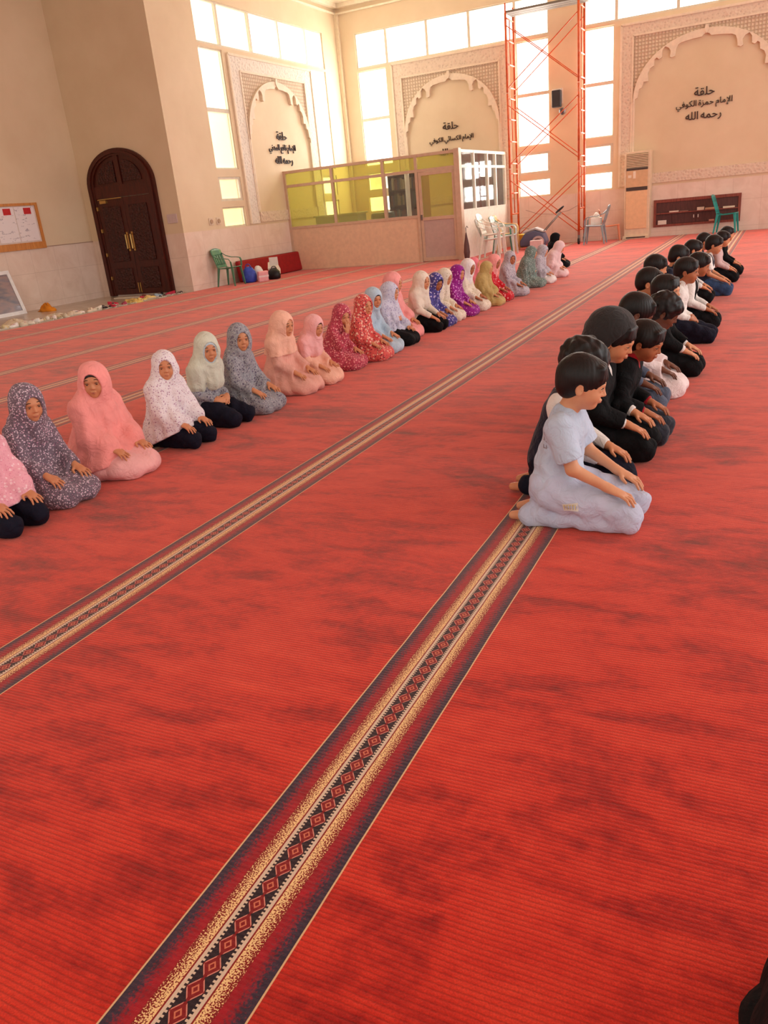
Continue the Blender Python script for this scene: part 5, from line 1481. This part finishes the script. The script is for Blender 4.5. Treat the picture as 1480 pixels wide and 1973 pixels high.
printed(r0, kids['trousers'], 'badge_letters', plain('pale_yellow_print', (206, 196, 130), .7),
        [Q(.004 + i * .011, .007 + i * .011, .006, .028) for i in range(5)] + [Q(.004 + i * .011, .011 + i * .011, .024, .028) for i in range(4)], ((.03, -.504, .095), (1, 0, .12), (-.1, 0, 1), (0, 1, 0)))
fb = ((-.040, -.5, .335), (1, 0, 0), (-.12, 0, 1), (0, 1, 0))
printed(r0, kids['shirt'], 'back_print', plain('grey_print', (96, 98, 108), .8),
        [Q(-.020, -.004, .0, .004), Q(-.020, -.016, .0, .014), Q(-.006, -.002, .0, .014), Q(-.022, .0, .026, .030), Q(-.014, -.010, .030, .044), Q(-.024, .002, .052, .056), Q(-.004, .0, .056, .072), Q(-.018, -.014, .062, .078)], fb)
boy('boy with curly hair in navy vest and white sleeves, half hidden behind the nearest boy', (-.68, 3.34), .68, wshirt, navy, vest=navyv, hy=-.05, hp=.35, lean=.14, res=.0055, style=1, seed=1.4)
boy('boy in black jacket with the hood up and white collar, looking down', (-.64, 3.88), .70, wshirt, blackc, jacket=blk, hood=hoodm, hy=-.15, hp=.40, lean=.16, res=.0055, seed=2.4, jbulk=.016)
boy('boy in black jacket leaning forward between the hooded boy and the denim shirt', (-.54, 4.16), .63, fabric('red_print_shirt', (170, 30, 40)), char, jacket=blk, hy=-.25, hp=.38, lean=.34, res=.0055, seed=3.4, skin='tan')
r_, S_ = boy('boy whose dark head shows behind the hood, grey-green sleeves with a yellow band', (-.83, 4.47), .62, gsh, char, vest=blk, hy=0, hp=.3, lean=.06, seed=4.4, arms='knees')
for n in 'lr':
    d_ = S_['hd' + n][0]; w_ = S_['wr' + n]
    if n == 'r': MB().tube([tuple(w_ - d_ * .022), tuple(w_ - d_ * .002)], .0225, 14).build('wrist_band', plain('yellow_band', (232, 196, 40), .5), r_, smooth=False)
boy('boy in grey-blue denim shirt with smooth round black hair seen from behind', (-.66, 4.78), .69, denim, denim, hy=.25, hp=.5, lean=.20, seed=5.4, skin='dark', bits=False)
boy('boy with thick curly hair in a long white robe, bowed forward', (-.56, 5.20), .62, thobe, thobe, robe=True, hy=.1, hp=.5, lean=.36, style=1, seed=6.4, skin='dark')
boy('boy in black jacket and white cuffs looking up to the right behind the curly hair', (-.67, 5.78), .69, wshirt, blackc, jacket=blk, hy=-.25, hp=.05, lean=.05, seed=7.4, skin='fair')
boy('boy in black top sitting slightly back behind the boy in white cuffs', (-.82, 6.30), .69, blk, blackc, hy=0, hp=.3, seed=8.4, bits=False)
boy('boy in white long-sleeved shirt and navy trousers with hands joined in his lap', (-.65, 7.02), .69, wshirt, navy, hy=-.1, hp=.12, lean=.08, arms='lap', seed=9.4, res=.007, skin='tan')
boy('boy in white shirt and black vest right beyond the one with joined hands', (-.60, 7.72), .665, wshirt, blackc, vest=blk, hy=-.05, hp=.25, lean=.18, seed=1.7, res=.007, skin='tan')
boy('dark-haired boy sitting back from the row, behind the white long-sleeved shirt', (-.93, 7.45), .69, blk, blackc, hy=.05, hp=.25, seed=2.7, res=.008, bits=False)
boy('boy in dark clothes whose head shows left of the black vest boy', (-.84, 8.50), .68, navyv, blackc, hy=.1, hp=.35, seed=3.7, res=.008, bits=False)
boy('boy with green-tinged hair sitting left of the short-sleeved boy', (-.80, 9.35), .67, wshirt, blackc, vest=blk, hy=.1, hp=.2, seed=4.7, res=.008, bits=False)
boy('boy in white short-sleeved shirt, navy vest and blue jeans, bare forearms', (-.63, 9.95), .665, wshirt, jean, 'short', vest=navyv, hy=-.1, hp=.25, lean=.12, seed=5.7, res=.008, skin='mid')
boy('dark-haired boy behind and left of the blue jeans', (-.80, 10.75), .65, navyv, blackc, hy=.1, hp=.2, seed=6.7, res=.01, bits=False)
boy('boy in pinkish grey sweater near the far end of the row', (-.62, 11.2), .63, pkgr, blackc, hy=-.1, hp=.2, lean=.12, seed=7.8, res=.01, bits=False)
boy('farthest boy in black, his head just below the teal chair', (-.62, 12.0), .64, blk, blackc, hy=.05, hp=.15, seed=8.8, res=.01, bits=False)

# a person in black kneeling close by at the lower right corner of the photo
rn, Sn, _r = person('person in black clothes kneeling at the lower right corner, almost out of the photo', (.395, .90), .83, .05, .1, .2, 0, 0.0, 'knees', .009, 'mid')
part(dress_mesh(Sn, .009, 3.0, .04), 'dress', blackc, rn)
part(scarf_mesh(Sn, .009, 'long', 2.0, 1.0, .02, .05), 'headscarf', blackc, rn)
